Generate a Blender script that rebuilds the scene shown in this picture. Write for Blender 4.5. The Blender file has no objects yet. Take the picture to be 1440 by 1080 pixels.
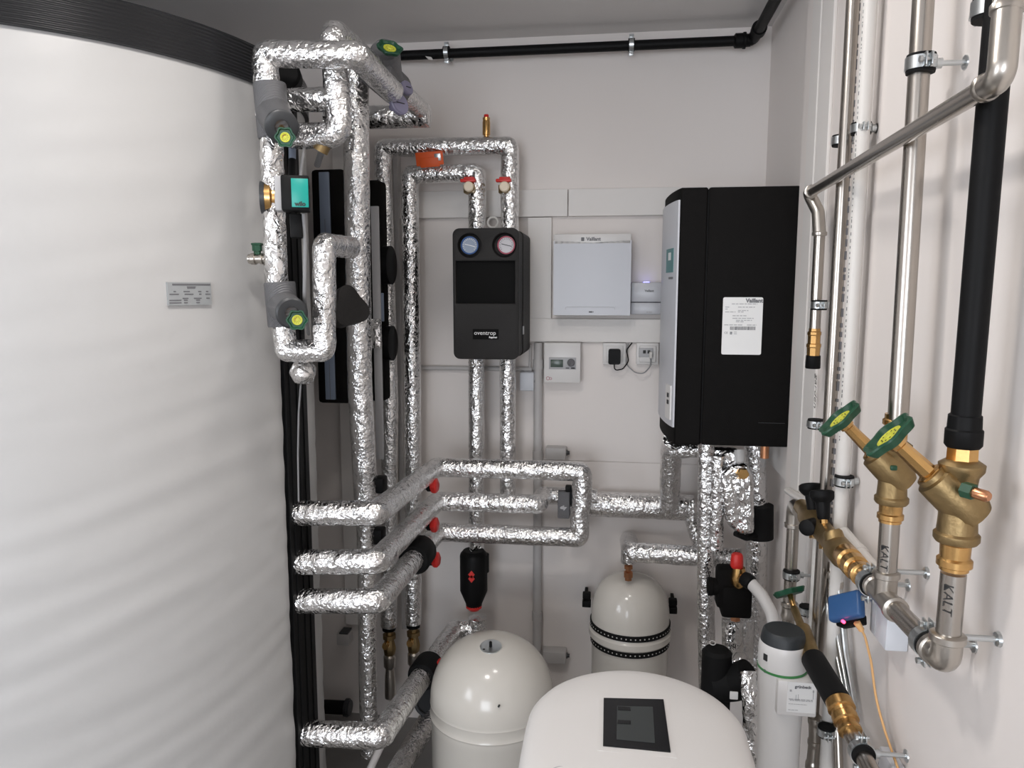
import bpy, bmesh, math, random
from mathutils import Vector, Matrix, noise
random.seed(7)
V = Vector
scene = bpy.context.scene
COL = scene.collection
PI = math.pi
# ------------------------------------------------------------------ camera
F = 1050.0; PIT = math.radians(7.2); YAW = math.radians(7.8); HC = 1.55
CAM = V((0, 0, HC))
FW = V((-math.sin(YAW) * math.cos(PIT), math.cos(YAW) * math.cos(PIT), -math.sin(PIT)))
RT = V((math.cos(YAW), math.sin(YAW), 0))
UP = RT.cross(FW)
def P(x, y, Y=None, X=None, Z=None):
    """point on a plane of the room (given depth Y, X or height Z) seen at photo position x, y"""
    d = RT * ((x - 720) / F) - UP * ((y - 540) / F) + FW
    t = Y / d.y if Y is not None else (X / d.x if X is not None else (Z - HC) / d.z)
    return CAM + d * t
def ori(a, b, c):
    return (RT * a + UP * b - FW * c).normalized()
cd = bpy.data.cameras.new('camera'); cam = bpy.data.objects.new('camera', cd); COL.objects.link(cam)
cd.sensor_fit = 'HORIZONTAL'; cd.sensor_width = 36; cd.lens = F / 1440 * 36; cd.clip_start = 0.02
cam.location = CAM; cam.rotation_euler = (PI / 2 - PIT, 0, YAW); scene.camera = cam

# ------------------------------------------------------------------ materials
def mat(name, col, rough=0.5, metal=0.0, bump=None, emit=None, spec=None, var=None):
    m = bpy.data.materials.new(name); m.use_nodes = True
    nt = m.node_tree; b = nt.nodes['Principled BSDF']
    b.inputs['Base Color'].default_value = (*col, 1); b.inputs['Roughness'].default_value = rough
    b.inputs['Metallic'].default_value = metal
    if spec is not None: b.inputs['Specular IOR Level'].default_value = spec
    if emit: b.inputs['Emission Color'].default_value = (*col, 1); b.inputs['Emission Strength'].default_value = emit
    tc = nt.nodes.new('ShaderNodeTexCoord')
    if var:   # colour mottling: (scale, amount)
        n = nt.nodes.new('ShaderNodeTexNoise'); n.inputs['Scale'].default_value = var[0]; n.inputs['Detail'].default_value = 5
        nt.links.new(tc.outputs['Object'], n.inputs['Vector'])
        mx = nt.nodes.new('ShaderNodeMix'); mx.data_type = 'RGBA'
        nt.links.new(n.outputs['Fac'], mx.inputs['Factor'])
        a = var[1]
        mx.inputs[6].default_value = (*[max(0, c * (1 - a)) for c in col], 1)
        mx.inputs[7].default_value = (*[min(1, c * (1 + a)) for c in col], 1)
        nt.links.new(mx.outputs[2], b.inputs['Base Color'])
    if bump:  # (scale, strength, distance)
        n = nt.nodes.new('ShaderNodeTexNoise'); n.inputs['Scale'].default_value = bump[0]; n.inputs['Detail'].default_value = 4
        nt.links.new(tc.outputs['Object'], n.inputs['Vector'])
        bp = nt.nodes.new('ShaderNodeBump'); bp.inputs['Strength'].default_value = bump[1]; bp.inputs['Distance'].default_value = bump[2]
        nt.links.new(n.outputs['Fac'], bp.inputs['Height']); nt.links.new(bp.outputs['Normal'], b.inputs['Normal'])
    return m
def foil_mat(name, s, strength, rough, col=(0.86, 0.855, 0.85)):
    m = bpy.data.materials.new(name); m.use_nodes = True
    nt = m.node_tree; b = nt.nodes['Principled BSDF']; L = nt.links.new
    b.inputs['Base Color'].default_value = (*col, 1); b.inputs['Metallic'].default_value = 1; b.inputs['Roughness'].default_value = rough
    tc = nt.nodes.new('ShaderNodeTexCoord')
    n1 = nt.nodes.new('ShaderNodeTexNoise'); n1.inputs['Scale'].default_value = 58 * s; n1.inputs['Detail'].default_value = 2; n1.inputs['Roughness'].default_value = 0.5; n1.inputs['Distortion'].default_value = 1.0
    v = nt.nodes.new('ShaderNodeTexVoronoi'); v.inputs['Scale'].default_value = 62 * s; v.feature = 'F1'
    n2 = nt.nodes.new('ShaderNodeTexNoise'); n2.inputs['Scale'].default_value = 22 * s; n2.inputs['Detail'].default_value = 1
    for q in (n1, v, n2): L(tc.outputs['Object'], q.inputs['Vector'])
    b1 = nt.nodes.new('ShaderNodeBump'); b1.inputs['Strength'].default_value = strength; b1.inputs['Distance'].default_value = 0.008
    b2 = nt.nodes.new('ShaderNodeBump'); b2.inputs['Strength'].default_value = strength * 0.6; b2.inputs['Distance'].default_value = 0.006
    b3 = nt.nodes.new('ShaderNodeBump'); b3.inputs['Strength'].default_value = strength * 0.7; b3.inputs['Distance'].default_value = 0.016
    L(n1.outputs['Fac'], b1.inputs['Height']); L(v.outputs['Distance'], b2.inputs['Height']); L(n2.outputs['Fac'], b3.inputs['Height'])
    L(b3.outputs['Normal'], b1.inputs['Normal']); L(b1.outputs['Normal'], b2.inputs['Normal']); L(b2.outputs['Normal'], b.inputs['Normal'])
    return m
M = {
 'wall': mat('wall paint', (0.79, 0.743, 0.712), 0.85, bump=(60, 0.08, 0.002)),
 'ceil': mat('ceiling paint', (0.72, 0.70, 0.685), 0.9, bump=(40, 0.1, 0.002)),
 'board': mat('white melamine board', (0.76, 0.735, 0.71), 0.6, bump=(80, 0.05, 0.001)),
 'floor': mat('concrete floor', (0.27, 0.26, 0.25), 0.8, var=(6, 0.3), bump=(90, 0.2, 0.003)),
 'foil': foil_mat('aluminium foil wrap', 1.35, 0.58, 0.20),
 'foil2': foil_mat('crumpled aluminium foil', 0.72, 1.0, 0.17),
 'jacket': mat('white tank fabric', (0.55, 0.545, 0.535), 0.42, bump=(9, 0.10, 0.02)),
 'black': mat('black plastic', (0.006, 0.006, 0.0063), 0.5, spec=0.14),
 'pit': mat('black recess', (0.005, 0.005, 0.005), 0.8, spec=0.15),
 'rubber': mat('black rubber', (0.006, 0.006, 0.0063), 0.7, spec=0.2),
 'epp': mat('black foam shell', (0.0055, 0.005, 0.0048), 0.75, spec=0.12, var=(900, 0.5), bump=(420, 0.35, 0.002)),
 'epp2': mat('dark grey foam shell', (0.016, 0.0148, 0.0142), 0.6, spec=0.3, var=(500, 0.8), bump=(420, 0.5, 0.002)),
 'grey_ins': mat('grey foam insulation', (0.125, 0.125, 0.13), 0.45, bump=(260, 0.3, 0.003)),
 'band': mat('black ribbed band', (0.010, 0.0105, 0.012), 0.33),
 'steel': mat('stainless steel', (0.47, 0.435, 0.395), 0.27, 1.0, bump=(30, 0.03, 0.002)),
 'steel_fit': mat('stainless fitting', (0.53, 0.495, 0.45), 0.3, 1.0, bump=(60, 0.08, 0.002)),
 'zinc': mat('zinc plated steel', (0.62, 0.65, 0.66), 0.3, 1.0),
 'brass': mat('bright brass', (0.66, 0.40, 0.155), 0.27, 1.0, var=(40, 0.25), bump=(50, 0.1, 0.002)),
 'bronze': mat('dull bronze casting', (0.33, 0.235, 0.115), 0.45, 1.0, var=(60, 0.3), bump=(220, 0.25, 0.002)),
 'copper': mat('copper', (0.63, 0.30, 0.16), 0.3, 1.0, var=(40, 0.2)),
 'green': mat('dark green plastic', (0.008, 0.062, 0.030), 0.4),
 'ringgreen': mat('bright green ring', (0.04, 0.22, 0.06), 0.4),
 'dialface': mat('grey blue dial face', (0.20, 0.25, 0.33), 0.3),
 'yellow': mat('yellow green plastic', (0.55, 0.56, 0.05), 0.45),
 'red': mat('red plastic', (0.62, 0.025, 0.02), 0.4),
 'orange': mat('orange paper tag', (0.80, 0.115, 0.02), 0.5),
 'white': mat('white plastic', (0.69, 0.675, 0.66), 0.35),
 'coolwhite': mat('cool white enamel', (0.52, 0.53, 0.565), 0.32),
 'offwhite': mat('off white lacquer', (0.66, 0.63, 0.575), 0.16),
 'pvc': mat('white pvc', (0.70, 0.68, 0.65), 0.35),
 'grey': mat('light grey plastic', (0.42, 0.42, 0.43), 0.5),
 'boxgrey': mat('pale grey plastic', (0.62, 0.64, 0.68), 0.45),
 'conduit': mat('grey conduit', (0.50, 0.485, 0.475), 0.5),
 'dark': mat('dark grey plastic', (0.035, 0.037, 0.04), 0.4),
 'lid': mat('anthracite plastic', (0.022, 0.026, 0.029), 0.5, bump=(300, 0.2, 0.001)),
 'screen': mat('dark display glass', (0.012, 0.012, 0.013), 0.25, spec=0.22),
 'lcd': mat('display area', (0.045, 0.050, 0.050), 0.3, spec=0.25),
 'lcdgreen': mat('green lcd', (0.05, 0.075, 0.06), 0.25),
 'teal': mat('teal name plate', (0.0, 0.30, 0.25), 0.35),
 'blue': mat('blue plastic', (0.025, 0.085, 0.22), 0.4),
 'bluegrey': mat('blue grey panel', (0.22, 0.27, 0.36), 0.35),
 'ink': mat('black print', (0.02, 0.02, 0.02), 0.6),
 'greyink': mat('grey print', (0.16, 0.16, 0.17), 0.6),
 'whiteink': mat('white print', (0.75, 0.75, 0.75), 0.5),
 'paper': mat('white paper label', (0.80, 0.80, 0.79), 0.5),
 'silverlabel': mat('silver label', (0.36, 0.375, 0.38), 0.4),
 'dial': mat('gauge dial', (0.42, 0.40, 0.42), 0.25),
 'dialblue': mat('blue gauge rim', (0.05, 0.12, 0.32), 0.3),
 'dialred': mat('pink gauge rim', (0.42, 0.10, 0.14), 0.3),
 'lilac': mat('lilac gauge face', (0.19, 0.18, 0.26), 0.35),
 'cable': mat('pale cable', (0.62, 0.60, 0.57), 0.5),
 'greycable': mat('grey cable', (0.27, 0.27, 0.275), 0.5),
 'orangecable': mat('orange beige cable', (0.72, 0.42, 0.18), 0.5),
 'ledred': mat('red indicator', (1.0, 0.03, 0.08), 0.5, emit=9),
 'ledblue': mat('blue indicator', (0.25, 0.25, 1.0), 0.5, emit=4.5),
 'cream': mat('ivory plastic', (0.80, 0.68, 0.52), 0.4),
 'tealgreen': mat('teal sticker', (0.05, 0.19, 0.19), 0.4),
}
# ribbed texture for the top band and diagonal weave on the grey insulation
def rib(m, scale, axis_mix, strength, dist):
    nt = m.node_tree; b = nt.nodes['Principled BSDF']; tc = nt.nodes.new('ShaderNodeTexCoord')
    mp = nt.nodes.new('ShaderNodeMapping'); mp.inputs['Rotation'].default_value = axis_mix
    w = nt.nodes.new('ShaderNodeTexWave'); w.inputs['Scale'].default_value = scale; w.inputs['Distortion'].default_value = 0.6
    w.bands_direction = 'Z'
    bp = nt.nodes.new('ShaderNodeBump'); bp.inputs['Strength'].default_value = strength; bp.inputs['Distance'].default_value = dist
    L = nt.links.new
    L(tc.outputs['Object'], mp.inputs['Vector']); L(mp.outputs['Vector'], w.inputs['Vector']); L(w.outputs['Fac'], bp.inputs['Height']); L(bp.outputs['Normal'], b.inputs['Normal'])
rib(M['band'], 42, (0, 0, 0), 0.6, 0.003)
rib(M['grey_ins'], 90, (0.7, 0.6, 0), 0.5, 0.002)

# ------------------------------------------------------------------ mesh helpers
def frame(ax):
    ax = ax.normalized()
    a = V((0, 0, 1)) if abs(ax.z) < 0.9 else V((1, 0, 0))
    u = ax.cross(a).normalized(); w = ax.cross(u).normalized()
    return u, w, ax
def fillet(pts, f):
    pts = [V(p) for p in pts]
    if len(pts) < 3 or f <= 0: return pts
    out = [pts[0]]
    for i in range(1, len(pts) - 1):
        a, b, c = pts[i - 1], pts[i], pts[i + 1]
        d1 = (a - b); d2 = (c - b); l1, l2 = d1.length, d2.length
        if l1 < 1e-6 or l2 < 1e-6: continue
        d1 /= l1; d2 /= l2
        ang = d1.angle(d2)
        if ang > PI - 0.03: out.append(b); continue
        t = min(f / math.tan(ang / 2), l1 * 0.48, l2 * 0.48)
        r = t * math.tan(ang / 2)
        bis = (d1 + d2).normalized(); cen = b + bis * (r / math.sin(ang / 2))
        s = b + d1 * t - cen; e = b + d2 * t - cen
        n = max(4, int((PI - ang) / 0.22))
        axis = s.cross(e).normalized(); tot = s.angle(e)
        for k in range(n + 1):
            out.append(cen + Matrix.Rotation(tot * k / n, 3, axis) @ s)
    out.append(pts[-1]); return out
def dense(pts, step):
    out = [pts[0]]
    for a, b in zip(pts, pts[1:]):
        n = max(1, int((b - a).length / step))
        for k in range(1, n + 1): out.append(a.lerp(b, k / n))
    return out
class MB:
    def __init__(s): s.v = []; s.f = []
    def add(s, vs, fs):
        o = len(s.v); s.v += [V(q) for q in vs]; s.f += [tuple(i + o for i in q) for q in fs]; return s
    def tube(s, pts, r, f=0.0, seg=20, step=None, lump=0.0, lscale=30, cap=True, rfun=None, bulge=0.0):
        pts = fillet(pts, f)
        if step: pts = dense(pts, step)
        n = len(pts); tan = []
        for i in range(n):
            t = (pts[min(i + 1, n - 1)] - pts[max(i - 1, 0)])
            tan.append(t.normalized() if t.length > 1e-9 else V((0, 0, 1)))
        u, w, _ = frame(tan[0]); vs = []; fs = []
        total = sum((b - a).length for a, b in zip(pts, pts[1:])); acc = 0
        for i in range(n):
            if i:
                q = tan[i - 1].rotation_difference(tan[i]); u = q @ u; w = q @ w
                acc += (pts[i] - pts[i - 1]).length
            rr = r if rfun is None else rfun(acc / max(total, 1e-9)) 
            for k in range(seg):
                a = 2 * PI * k / seg; d = u * math.cos(a) + w * math.sin(a)
                q = rr
                if lump:
                    p0 = pts[i] + d * rr
                    q = rr * (1 + lump * (noise.noise(p0 * lscale) + 0.5 * noise.noise(p0 * lscale * 2.7)))
                vs.append(pts[i] + d * q)
        for i in range(n - 1):
            for k in range(seg):
                k2 = (k + 1) % seg
                fs.append((i * seg + k, i * seg + k2, (i + 1) * seg + k2, (i + 1) * seg + k))
        if cap:
            c0 = len(vs); vs.append(pts[0] - tan[0] * bulge); c1 = len(vs); vs.append(pts[-1] + tan[-1] * bulge)
            for k in range(seg):
                k2 = (k + 1) % seg
                fs.append((c0, k2, k)); fs.append((c1, (n - 1) * seg + k, (n - 1) * seg + k2))
        return s.add(vs, fs)
    def lathe(s, p0, ax, prof, seg=24, rmod=None):
        u, w, ax = frame(V(ax)); p0 = V(p0); vs = []; fs = []
        for t, r in prof:
            for k in range(seg):
                a = 2 * PI * k / seg; rr = r * (rmod(a) if rmod else 1)
                vs.append(p0 + ax * t + (u * math.cos(a) + w * math.sin(a)) * rr)
        n = len(prof)
        for i in range(n - 1):
            for k in range(seg):
                k2 = (k + 1) % seg; fs.append((i * seg + k, i * seg + k2, (i + 1) * seg + k2, (i + 1) * seg + k))
        for i, flip in ((0, True), (n - 1, False)):
            if prof[i][1] > 1e-5:
                ring = [i * seg + k for k in range(seg)]
                fs.append(tuple(reversed(ring)) if flip else tuple(ring))
        return s.add(vs, fs)
    def box(s, c, size, bev=0.0, rot=None, seg=2):
        bm = bmesh.new(); bmesh.ops.create_cube(bm, size=1)
        for q in bm.verts: q.co = V((q.co.x * size[0], q.co.y * size[1], q.co.z * size[2]))
        if bev > 0: bmesh.ops.bevel(bm, geom=bm.edges[:], offset=min(bev, min(size) * 0.49), segments=seg, profile=0.5, affect='EDGES')
        bm.verts.index_update(); R = rot if rot is not None else Matrix.Identity(3); c = V(c)
        vs = [c + R @ q.co for q in bm.verts]; fs = [tuple(q.index for q in f.verts) for f in bm.faces]; bm.free()
        return s.add(vs, fs)
    def prism(s, outline, o, u, w, depth):
        """outline in (u, w) coordinates about o, extruded by the vector depth"""
        o = V(o); u = V(u); w = V(w); d = V(depth); n = len(outline)
        vs = [o + u * a + w * b for a, b in outline] + [o + u * a + w * b + d for a, b in outline]
        fs = [tuple(range(n - 1, -1, -1)), tuple(range(n, 2 * n))] + [(i, (i + 1) % n, n + (i + 1) % n, n + i) for i in range(n)]
        return s.add(vs, fs)
    def torus(s, c, ax, R, r, seg=32, rs=10, rmod=None):
        u, w, ax = frame(V(ax)); c = V(c); vs = []; fs = []
        for i in range(seg):
            a = 2 * PI * i / seg; d = u * math.cos(a) + w * math.sin(a); RR = R * (rmod(a) if rmod else 1)
            for k in range(rs):
                b = 2 * PI * k / rs; vs.append(c + d * (RR + r * math.cos(b)) + ax * (r * math.sin(b)))
        for i in range(seg):
            for k in range(rs):
                i2 = (i + 1) % seg; k2 = (k + 1) % rs
                fs.append((i * rs + k, i2 * rs + k, i2 * rs + k2, i * rs + k2))
        return s.add(vs, fs)
    def build(s, name, m, parent=None, smooth=40, label=None):
        if parent is not None: o = V(parent['_w']) if '_w' in parent else V((0, 0, 0))
        else:
            lo = [min(q[i] for q in s.v) for i in range(3)]; hi = [max(q[i] for q in s.v) for i in range(3)]
            o = V(((lo[0] + hi[0]) / 2, (lo[1] + hi[1]) / 2, lo[2]))
        me = bpy.data.meshes.new(name); me.from_pydata([q - o for q in s.v], [], s.f); me.validate()
        bm = bmesh.new(); bm.from_mesh(me); bmesh.ops.recalc_face_normals(bm, faces=bm.faces[:]); bm.to_mesh(me); bm.free()
        me.materials.append(M[m])
        if smooth: me.shade_smooth(); me.set_sharp_from_angle(angle=math.radians(smooth))
        ob = bpy.data.objects.new(name, me); COL.objects.link(ob)
        if parent is not None: ob.parent = parent
        else: ob.location = o
        ob['_w'] = list(o)
        if label: ob['label'] = label
        return ob
def tag(o, label, cat, group=None):
    o['label'] = label; o['category'] = cat
    if group: o['group'] = group
    return o
def thing(name, loc, label, cat, group=None):
    o = bpy.data.objects.new(name, None); COL.objects.link(o); o.empty_display_size = 0.03
    o.location = V(loc); o['_w'] = list(V(loc)); return tag(o, label, cat, group)
def struct(name, mb, m, parent=None, smooth=None):
    o = mb.build(name, m, parent, smooth)
    if parent is None: o['kind'] = 'structure'
    return o
def text(name, body, size, o, u, w, m, parent, lift=0.0006, align='CENTER', shear=0.0, bold=0.0, label=None):
    """flat lettering at o, reading along u, upright along w"""
    cu = bpy.data.curves.new(name, 'FONT'); cu.body = body; cu.size = size; cu.align_x = align; cu.align_y = 'CENTER'
    cu.extrude = 0.0002; cu.shear = shear; cu.offset = bold; cu.resolution_u = 3
    tmp = bpy.data.objects.new(name + '_tmp', cu); COL.objects.link(tmp)
    dg = bpy.context.evaluated_depsgraph_get(); me = bpy.data.meshes.new_from_object(tmp.evaluated_get(dg))
    bpy.data.objects.remove(tmp); bpy.data.curves.remove(cu)
    u = V(u).normalized(); w = V(w).normalized(); n = u.cross(w); O = V(o) + n * lift
    b = MB(); b.add([O + u * q.co.x + w * q.co.y + n * q.co.z for q in me.vertices], [tuple(p.vertices) for p in me.polygons])
    bpy.data.meshes.remove(me)
    return b.build(name, m, parent, smooth=None, label=label)
def strips(name, o, u, w, rows, m, parent, lift=0.0006):
    """small unreadable print: rows of (x, y, length, height) on the face at o"""
    u = V(u).normalized(); w = V(w).normalized(); n = u.cross(w); b = MB()
    for x, y, l, h in rows:
        b.prism([(x, y - h / 2), (x + l, y - h / 2), (x + l, y + h / 2), (x, y + h / 2)], V(o) + n * 0.0001, u, w, n * lift)
    return b.build(name, m, parent, smooth=None)
def words(x0, x1, y, h, gap=0.25):
    """a row of word-like dashes"""
    rows = []; x = x0
    while x < x1:
        l = min(random.uniform(2.5, 7) * h, x1 - x); rows.append((x, y, l, h)); x += l + h * (0.8 + gap)
    return rows
LOB = lambda n, a: (lambda t: 1 + a * math.cos(n * t))
def handwheel(parent, c, n, R, name='handwheel'):
    """green lobed rim with dished web, yellow marker disc in the middle"""
    n = V(n).normalized(); c = V(c)
    b = MB().lathe(c, n, [(-0.14 * R, 0.30 * R), (-0.16 * R, 0.86 * R), (0.10 * R, 1.0 * R), (0.16 * R, 0.97 * R), (0.16 * R, 0.86 * R), (-0.02 * R, 0.74 * R), (-0.02 * R, 0.3 * R)], 48, LOB(6, 0.085))
    h = b.build(name, 'green', parent)
    MB().lathe(c, n, [(-0.03 * R, 0.50 * R), (0.05 * R, 0.50 * R), (0.07 * R, 0.44 * R), (0.045 * R, 0.40 * R), (0.045 * R, 0.18 * R), (0.09 * R, 0.15 * R), (0.09 * R, 0.0)], 32).build('marker_disc', 'yellow', h)
    u, w, _ = frame(n); d = MB()
    for k in range(10):
        a = 2 * PI * k / 10; d.lathe(c + n * 0.046 * R + (u * math.cos(a) + w * math.sin(a)) * 0.30 * R, n, [(0, 0.035 * R), (0.006 * R + 0.0003, 0.03 * R)], 8)
    d.build('marker_print', 'ink', h)
    return h
def clamp(c, ax, r, wall, dist, label, group=None, w=0.022):
    """rubber lined two-bolt pipe clamp with its rod running to the wall"""
    c = V(c); ax = V(ax).normalized(); wall = V(wall).normalized(); side = ax.cross(wall).normalized()
    t = thing('pipe_clamp', c, label, 'pipe clamp', group)
    MB().lathe(c - ax * w / 2, ax, [(0, r), (0, r + 0.0045), (w * .12, r + 0.005), (w * .88, r + 0.005), (w, r + 0.0045), (w, r)], 28).build('rubber_lining', 'rubber', t)
    b = MB().lathe(c - ax * w * .34, ax, [(0, r + .003), (0, r + 0.0065), (w * .68, r + 0.0065), (w * .68, r + .003)], 28)
    for sg in (-1, 1):
        for k in (-1, 1):
            b.box(c + side * sg * (r + 0.011) + wall * k * 0.004, (0.003, 0.003, 0.003))
    ob = b.build('steel_band', 'zinc', t)
    R3 = Matrix((side, wall, ax)).transposed()
    for sg in (-1, 1):
        e = MB().box(c + side * sg * (r + 0.011) + wall * 0.004, (0.014, 0.0025, w * .7), 0.0008, R3).box(c + side * sg * (r + 0.011) - wall * 0.004, (0.014, 0.0025, w * .7), 0.0008, R3)
        e.build('ear', 'zinc', t)
        MB().lathe(c + side * sg * (r + 0.012) - wall * 0.012, wall, [(0, 0.0045), (0.004, 0.0045), (0.004, 0.0025), (0.022, 0.0025)], 8).build('bolt', 'zinc', t)
    if dist > 0:
        MB().lathe(c + wall * (r + 0.004), wall, [(0, 0.0075), (0.009, 0.0075), (0.009, 0.004), (dist - r - 0.006, 0.004), (dist - r - 0.006, 0.010), (dist - r - 0.002, 0.011)], 12).build('threaded_rod', 'zinc', t)
    return t
def pipe(name, pts, r, label, cat='pipe', m='foil', group=None, f=None, lump=0.035, seg=28, rfun=None, parts=None):
    """one pipe run as a thing of one mesh (parts may be hung on it)"""
    b = MB().tube(pts, r, f if f is not None else r * 0.40, seg, 0.011 if lump else 0.03, lump, 34, rfun=rfun, bulge=0.004 if lump else 0)
    return tag(b.build(name, m, None, 50), label, cat, group)

# ================================================================== SETTING
FZ = -0.20; YB = 2.80; XR = 0.52; XN = 0.49; YS = 2.16; ZC = 2.45; XL = -2.45; YF = -5.0
struct('floor', MB().box((-0.9, -1.1, FZ - 0.05), (3.4, 8.0, 0.10)), 'floor')
struct('ceiling', MB().box((-0.9, -1.1, ZC + 0.05), (3.4, 8.0, 0.10)), 'ceil')
struct('wall_back', MB().box((-0.95, YB + 0.05, (ZC + FZ) / 2), (3.2, 0.10, ZC - FZ)), 'wall')
wr = MB()
wr.prism([(XN, YF), (XN, YS), (XR, YS), (XR, YB), (XR + 0.15, YB), (XR + 0.15, YF)], (0, 0, FZ), (1, 0, 0), (0, 1, 0), (0, 0, ZC - FZ))
WR = struct('wall_right', wr, 'wall')
vy0, vy1, vz0, vz1 = -1.7, -0.2, 0.95, 2.20
wl = MB()
wl.box((XL - .06, (YF + vy0) / 2, (ZC + FZ) / 2), (.12, vy0 - YF, ZC - FZ)).box((XL - .06, (YB + vy1) / 2, (ZC + FZ) / 2), (.12, YB - vy1, ZC - FZ))
wl.box((XL - .06, (vy0 + vy1) / 2, (vz0 + FZ) / 2), (.12, vy1 - vy0, vz0 - FZ)).box((XL - .06, (vy0 + vy1) / 2, (vz1 + ZC) / 2), (.12, vy1 - vy0, ZC - vz1))
struct('wall_left', wl, 'wall')
fr = MB()
for cy in (vy0 + .03, (vy0 + vy1) / 2, vy1 - .03): fr.box((XL - .05, cy, (vz0 + vz1) / 2), (.06, .06, vz1 - vz0), .004)
for c_z in (vz0 + .03, vz1 - .03): fr.box((XL - .05, (vy0 + vy1) / 2, c_z), (.058, vy1 - vy0 - .001, .06), .004)
struct('window_2', fr, 'white')
# wall behind the photographer with its window opening
wx0, wx1, wz0, wz1 = -1.70, 0.35, 0.15, 2.20
wf = MB()
wf.box(((XL + wx0) / 2, YF - 0.06, (ZC + FZ) / 2), (wx0 - XL, 0.12, ZC - FZ)).box(((wx1 + 0.7) / 2, YF - 0.06, (ZC + FZ) / 2), (0.7 - wx1, 0.12, ZC - FZ))
wf.box(((wx0 + wx1) / 2, YF - 0.06, (wz0 + FZ) / 2), (wx1 - wx0, 0.12, wz0 - FZ)).box(((wx0 + wx1) / 2, YF - 0.06, (wz1 + ZC) / 2), (wx1 - wx0, 0.12, ZC - wz1))
struct('wall_front', wf, 'wall')
fr = MB()
for cx in (wx0 + 0.03, (wx0 + wx1) / 2, wx1 - 0.03): fr.box((cx, YF - 0.05, (wz0 + wz1) / 2), (0.06, 0.06, wz1 - wz0), 0.004)
for cz in (wz0 + 0.03, wz1 - 0.03): fr.box(((wx0 + wx1) / 2, YF - 0.05, cz), (wx1 - wx0 - 0.001, 0.058, 0.06), 0.004)
struct('window_1', fr, 'white')

# white mounting boards on the back wall
def board(name, x0, x1, y0, y1, Y=2.772, th=0.026):
    a = P(x0, y0, Y=Y); b = P(x1, y1, Y=Y)
    struct(name, MB().box(((a.x + b.x) / 2, YB - th / 2, (a.z + b.z) / 2), (abs(b.x - a.x) - 0.001, th, abs(a.z - b.z)), 0.0015), 'board')
    return a, b
a, b = board('trim_1', 556, 798, 270, 304)
zt, zb2 = a.z, P(740, 304, Y=2.772).z
a2 = P(799.5, 270, Y=2.772); 
struct('trim_2', MB().box(((a2.x + 0.45) / 2, YB - 0.013, (a.z + b.z) / 2), (0.45 - a2.x, 0.026, abs(a.z - b.z)), 0.0015), 'board')
board('trim_3', 742, 775, 306, 448)
a = P(735, 448, Y=2.772); b = P(930, 482, Y=2.772)
struct('trim_4', MB().box(((a.x + 0.42) / 2, YB - 0.013, (a.z + b.z) / 2), (0.42 - a.x, 0.026, a.z - b.z), 0.0015), 'board')
# corner board and vertical duct at the far left of the back wall
a = P(481, 700, Y=2.77)
struct('trim_5', MB().box((a.x + 0.06, YB - 0.015, ZC / 2), (0.12, 0.03, ZC - 0.4), 0.002), 'board')
a = P(562, 500, Y=2.77)
struct('trim_6', MB().box((a.x, YB - 0.02, 1.15), (0.020, 0.04, 1.9), 0.002), 'conduit')
# sheet joint across the lower back wall: two panels with a fine gap
zj = P(850, 649, Y=2.795).z
for nm, z0, z1 in (('trim_7', FZ, zj - 0.0015), ('trim_8', zj + 0.0015, P(850, 482, Y=2.79).z - 0.002)):
    xa = P(765, 649, Y=2.795).x
    struct(nm, MB().box(((xa + XR - 0.002) / 2, YB - 0.0025, (z0 + z1) / 2), (XR - 0.002 - xa, 0.005, z1 - z0)), 'wall')
# station mounting board on the set-back part of the right wall, and cable trunking in front
zm = P(1105, 680, Y=YS).z
struct('trim_9', MB().box((XR - 0.012, (YS + 2.72) / 2, (zm + 1.80) / 2), (0.024, 2.72 - YS - 0.004, 1.80 - zm), 0.001), 'board')
for nm, xa, xb in (('trim_10', 1158.5, 1175), ('trim_11', 1145, 1156.5)):
    y1 = P(xa, 20, X=XN - 0.004).y; y0 = P(xb, 20, X=XN - 0.004).y
    struct(nm, MB().box((XN - 0.004, (y0 + y1) / 2, ZC / 2), (0.008, abs(y1 - y0), ZC - 0.01), 0.002), 'board')

# ------------------------------------------------------------------ light
w = bpy.data.worlds.new('daylight'); scene.world = w; w.use_nodes = True
bg = w.node_tree.nodes['Background']; bg.inputs['Color'].default_value = (0.72, 0.84, 1.0, 1); bg.inputs['Strength'].default_value = 2.2
def area(name, loc, aim, size, power, col=(1, 1, 1), sy=None, spread=None):
    l = bpy.data.lights.new(name, 'AREA'); l.energy = power; l.color = col; l.size = size
    if sy: l.shape = 'RECTANGLE'; l.size_y = sy
    if spread: l.spread = spread
    o = bpy.data.objects.new(name, l); COL.objects.link(o); o.location = loc
    o.rotation_euler = (V(aim) - V(loc)).to_track_quat('-Z', 'Y').to_euler(); return o
area('ceiling_lamp', (-0.48, 0.85, 2.41), (-0.48, 0.85, 0), 0.20, 10, (1.0, 0.95, 0.91))
area('ceiling_lamp', (-0.05, 1.45, 2.41), (-0.05, 1.45, 0), 0.20, 3.2, (1.0, 0.95, 0.91))
pt = area('window_daylight', ((wx0 + wx1) / 2, YF - 0.14, (wz0 + wz1) / 2), ((wx0 + wx1) / 2, 0, (wz0 + wz1) / 2), wx1 - wx0, 120, (0.90, 0.94, 1.0), wz1 - wz0)
area('window_daylight', (XL - .14, (vy0 + vy1) / 2, (vz0 + vz1) / 2), (0, (vy0 + vy1) / 2, (vz0 + vz1) / 2), vy1 - vy0, 42, (0.92, 0.95, 1.0), vz1 - vz0)

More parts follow.
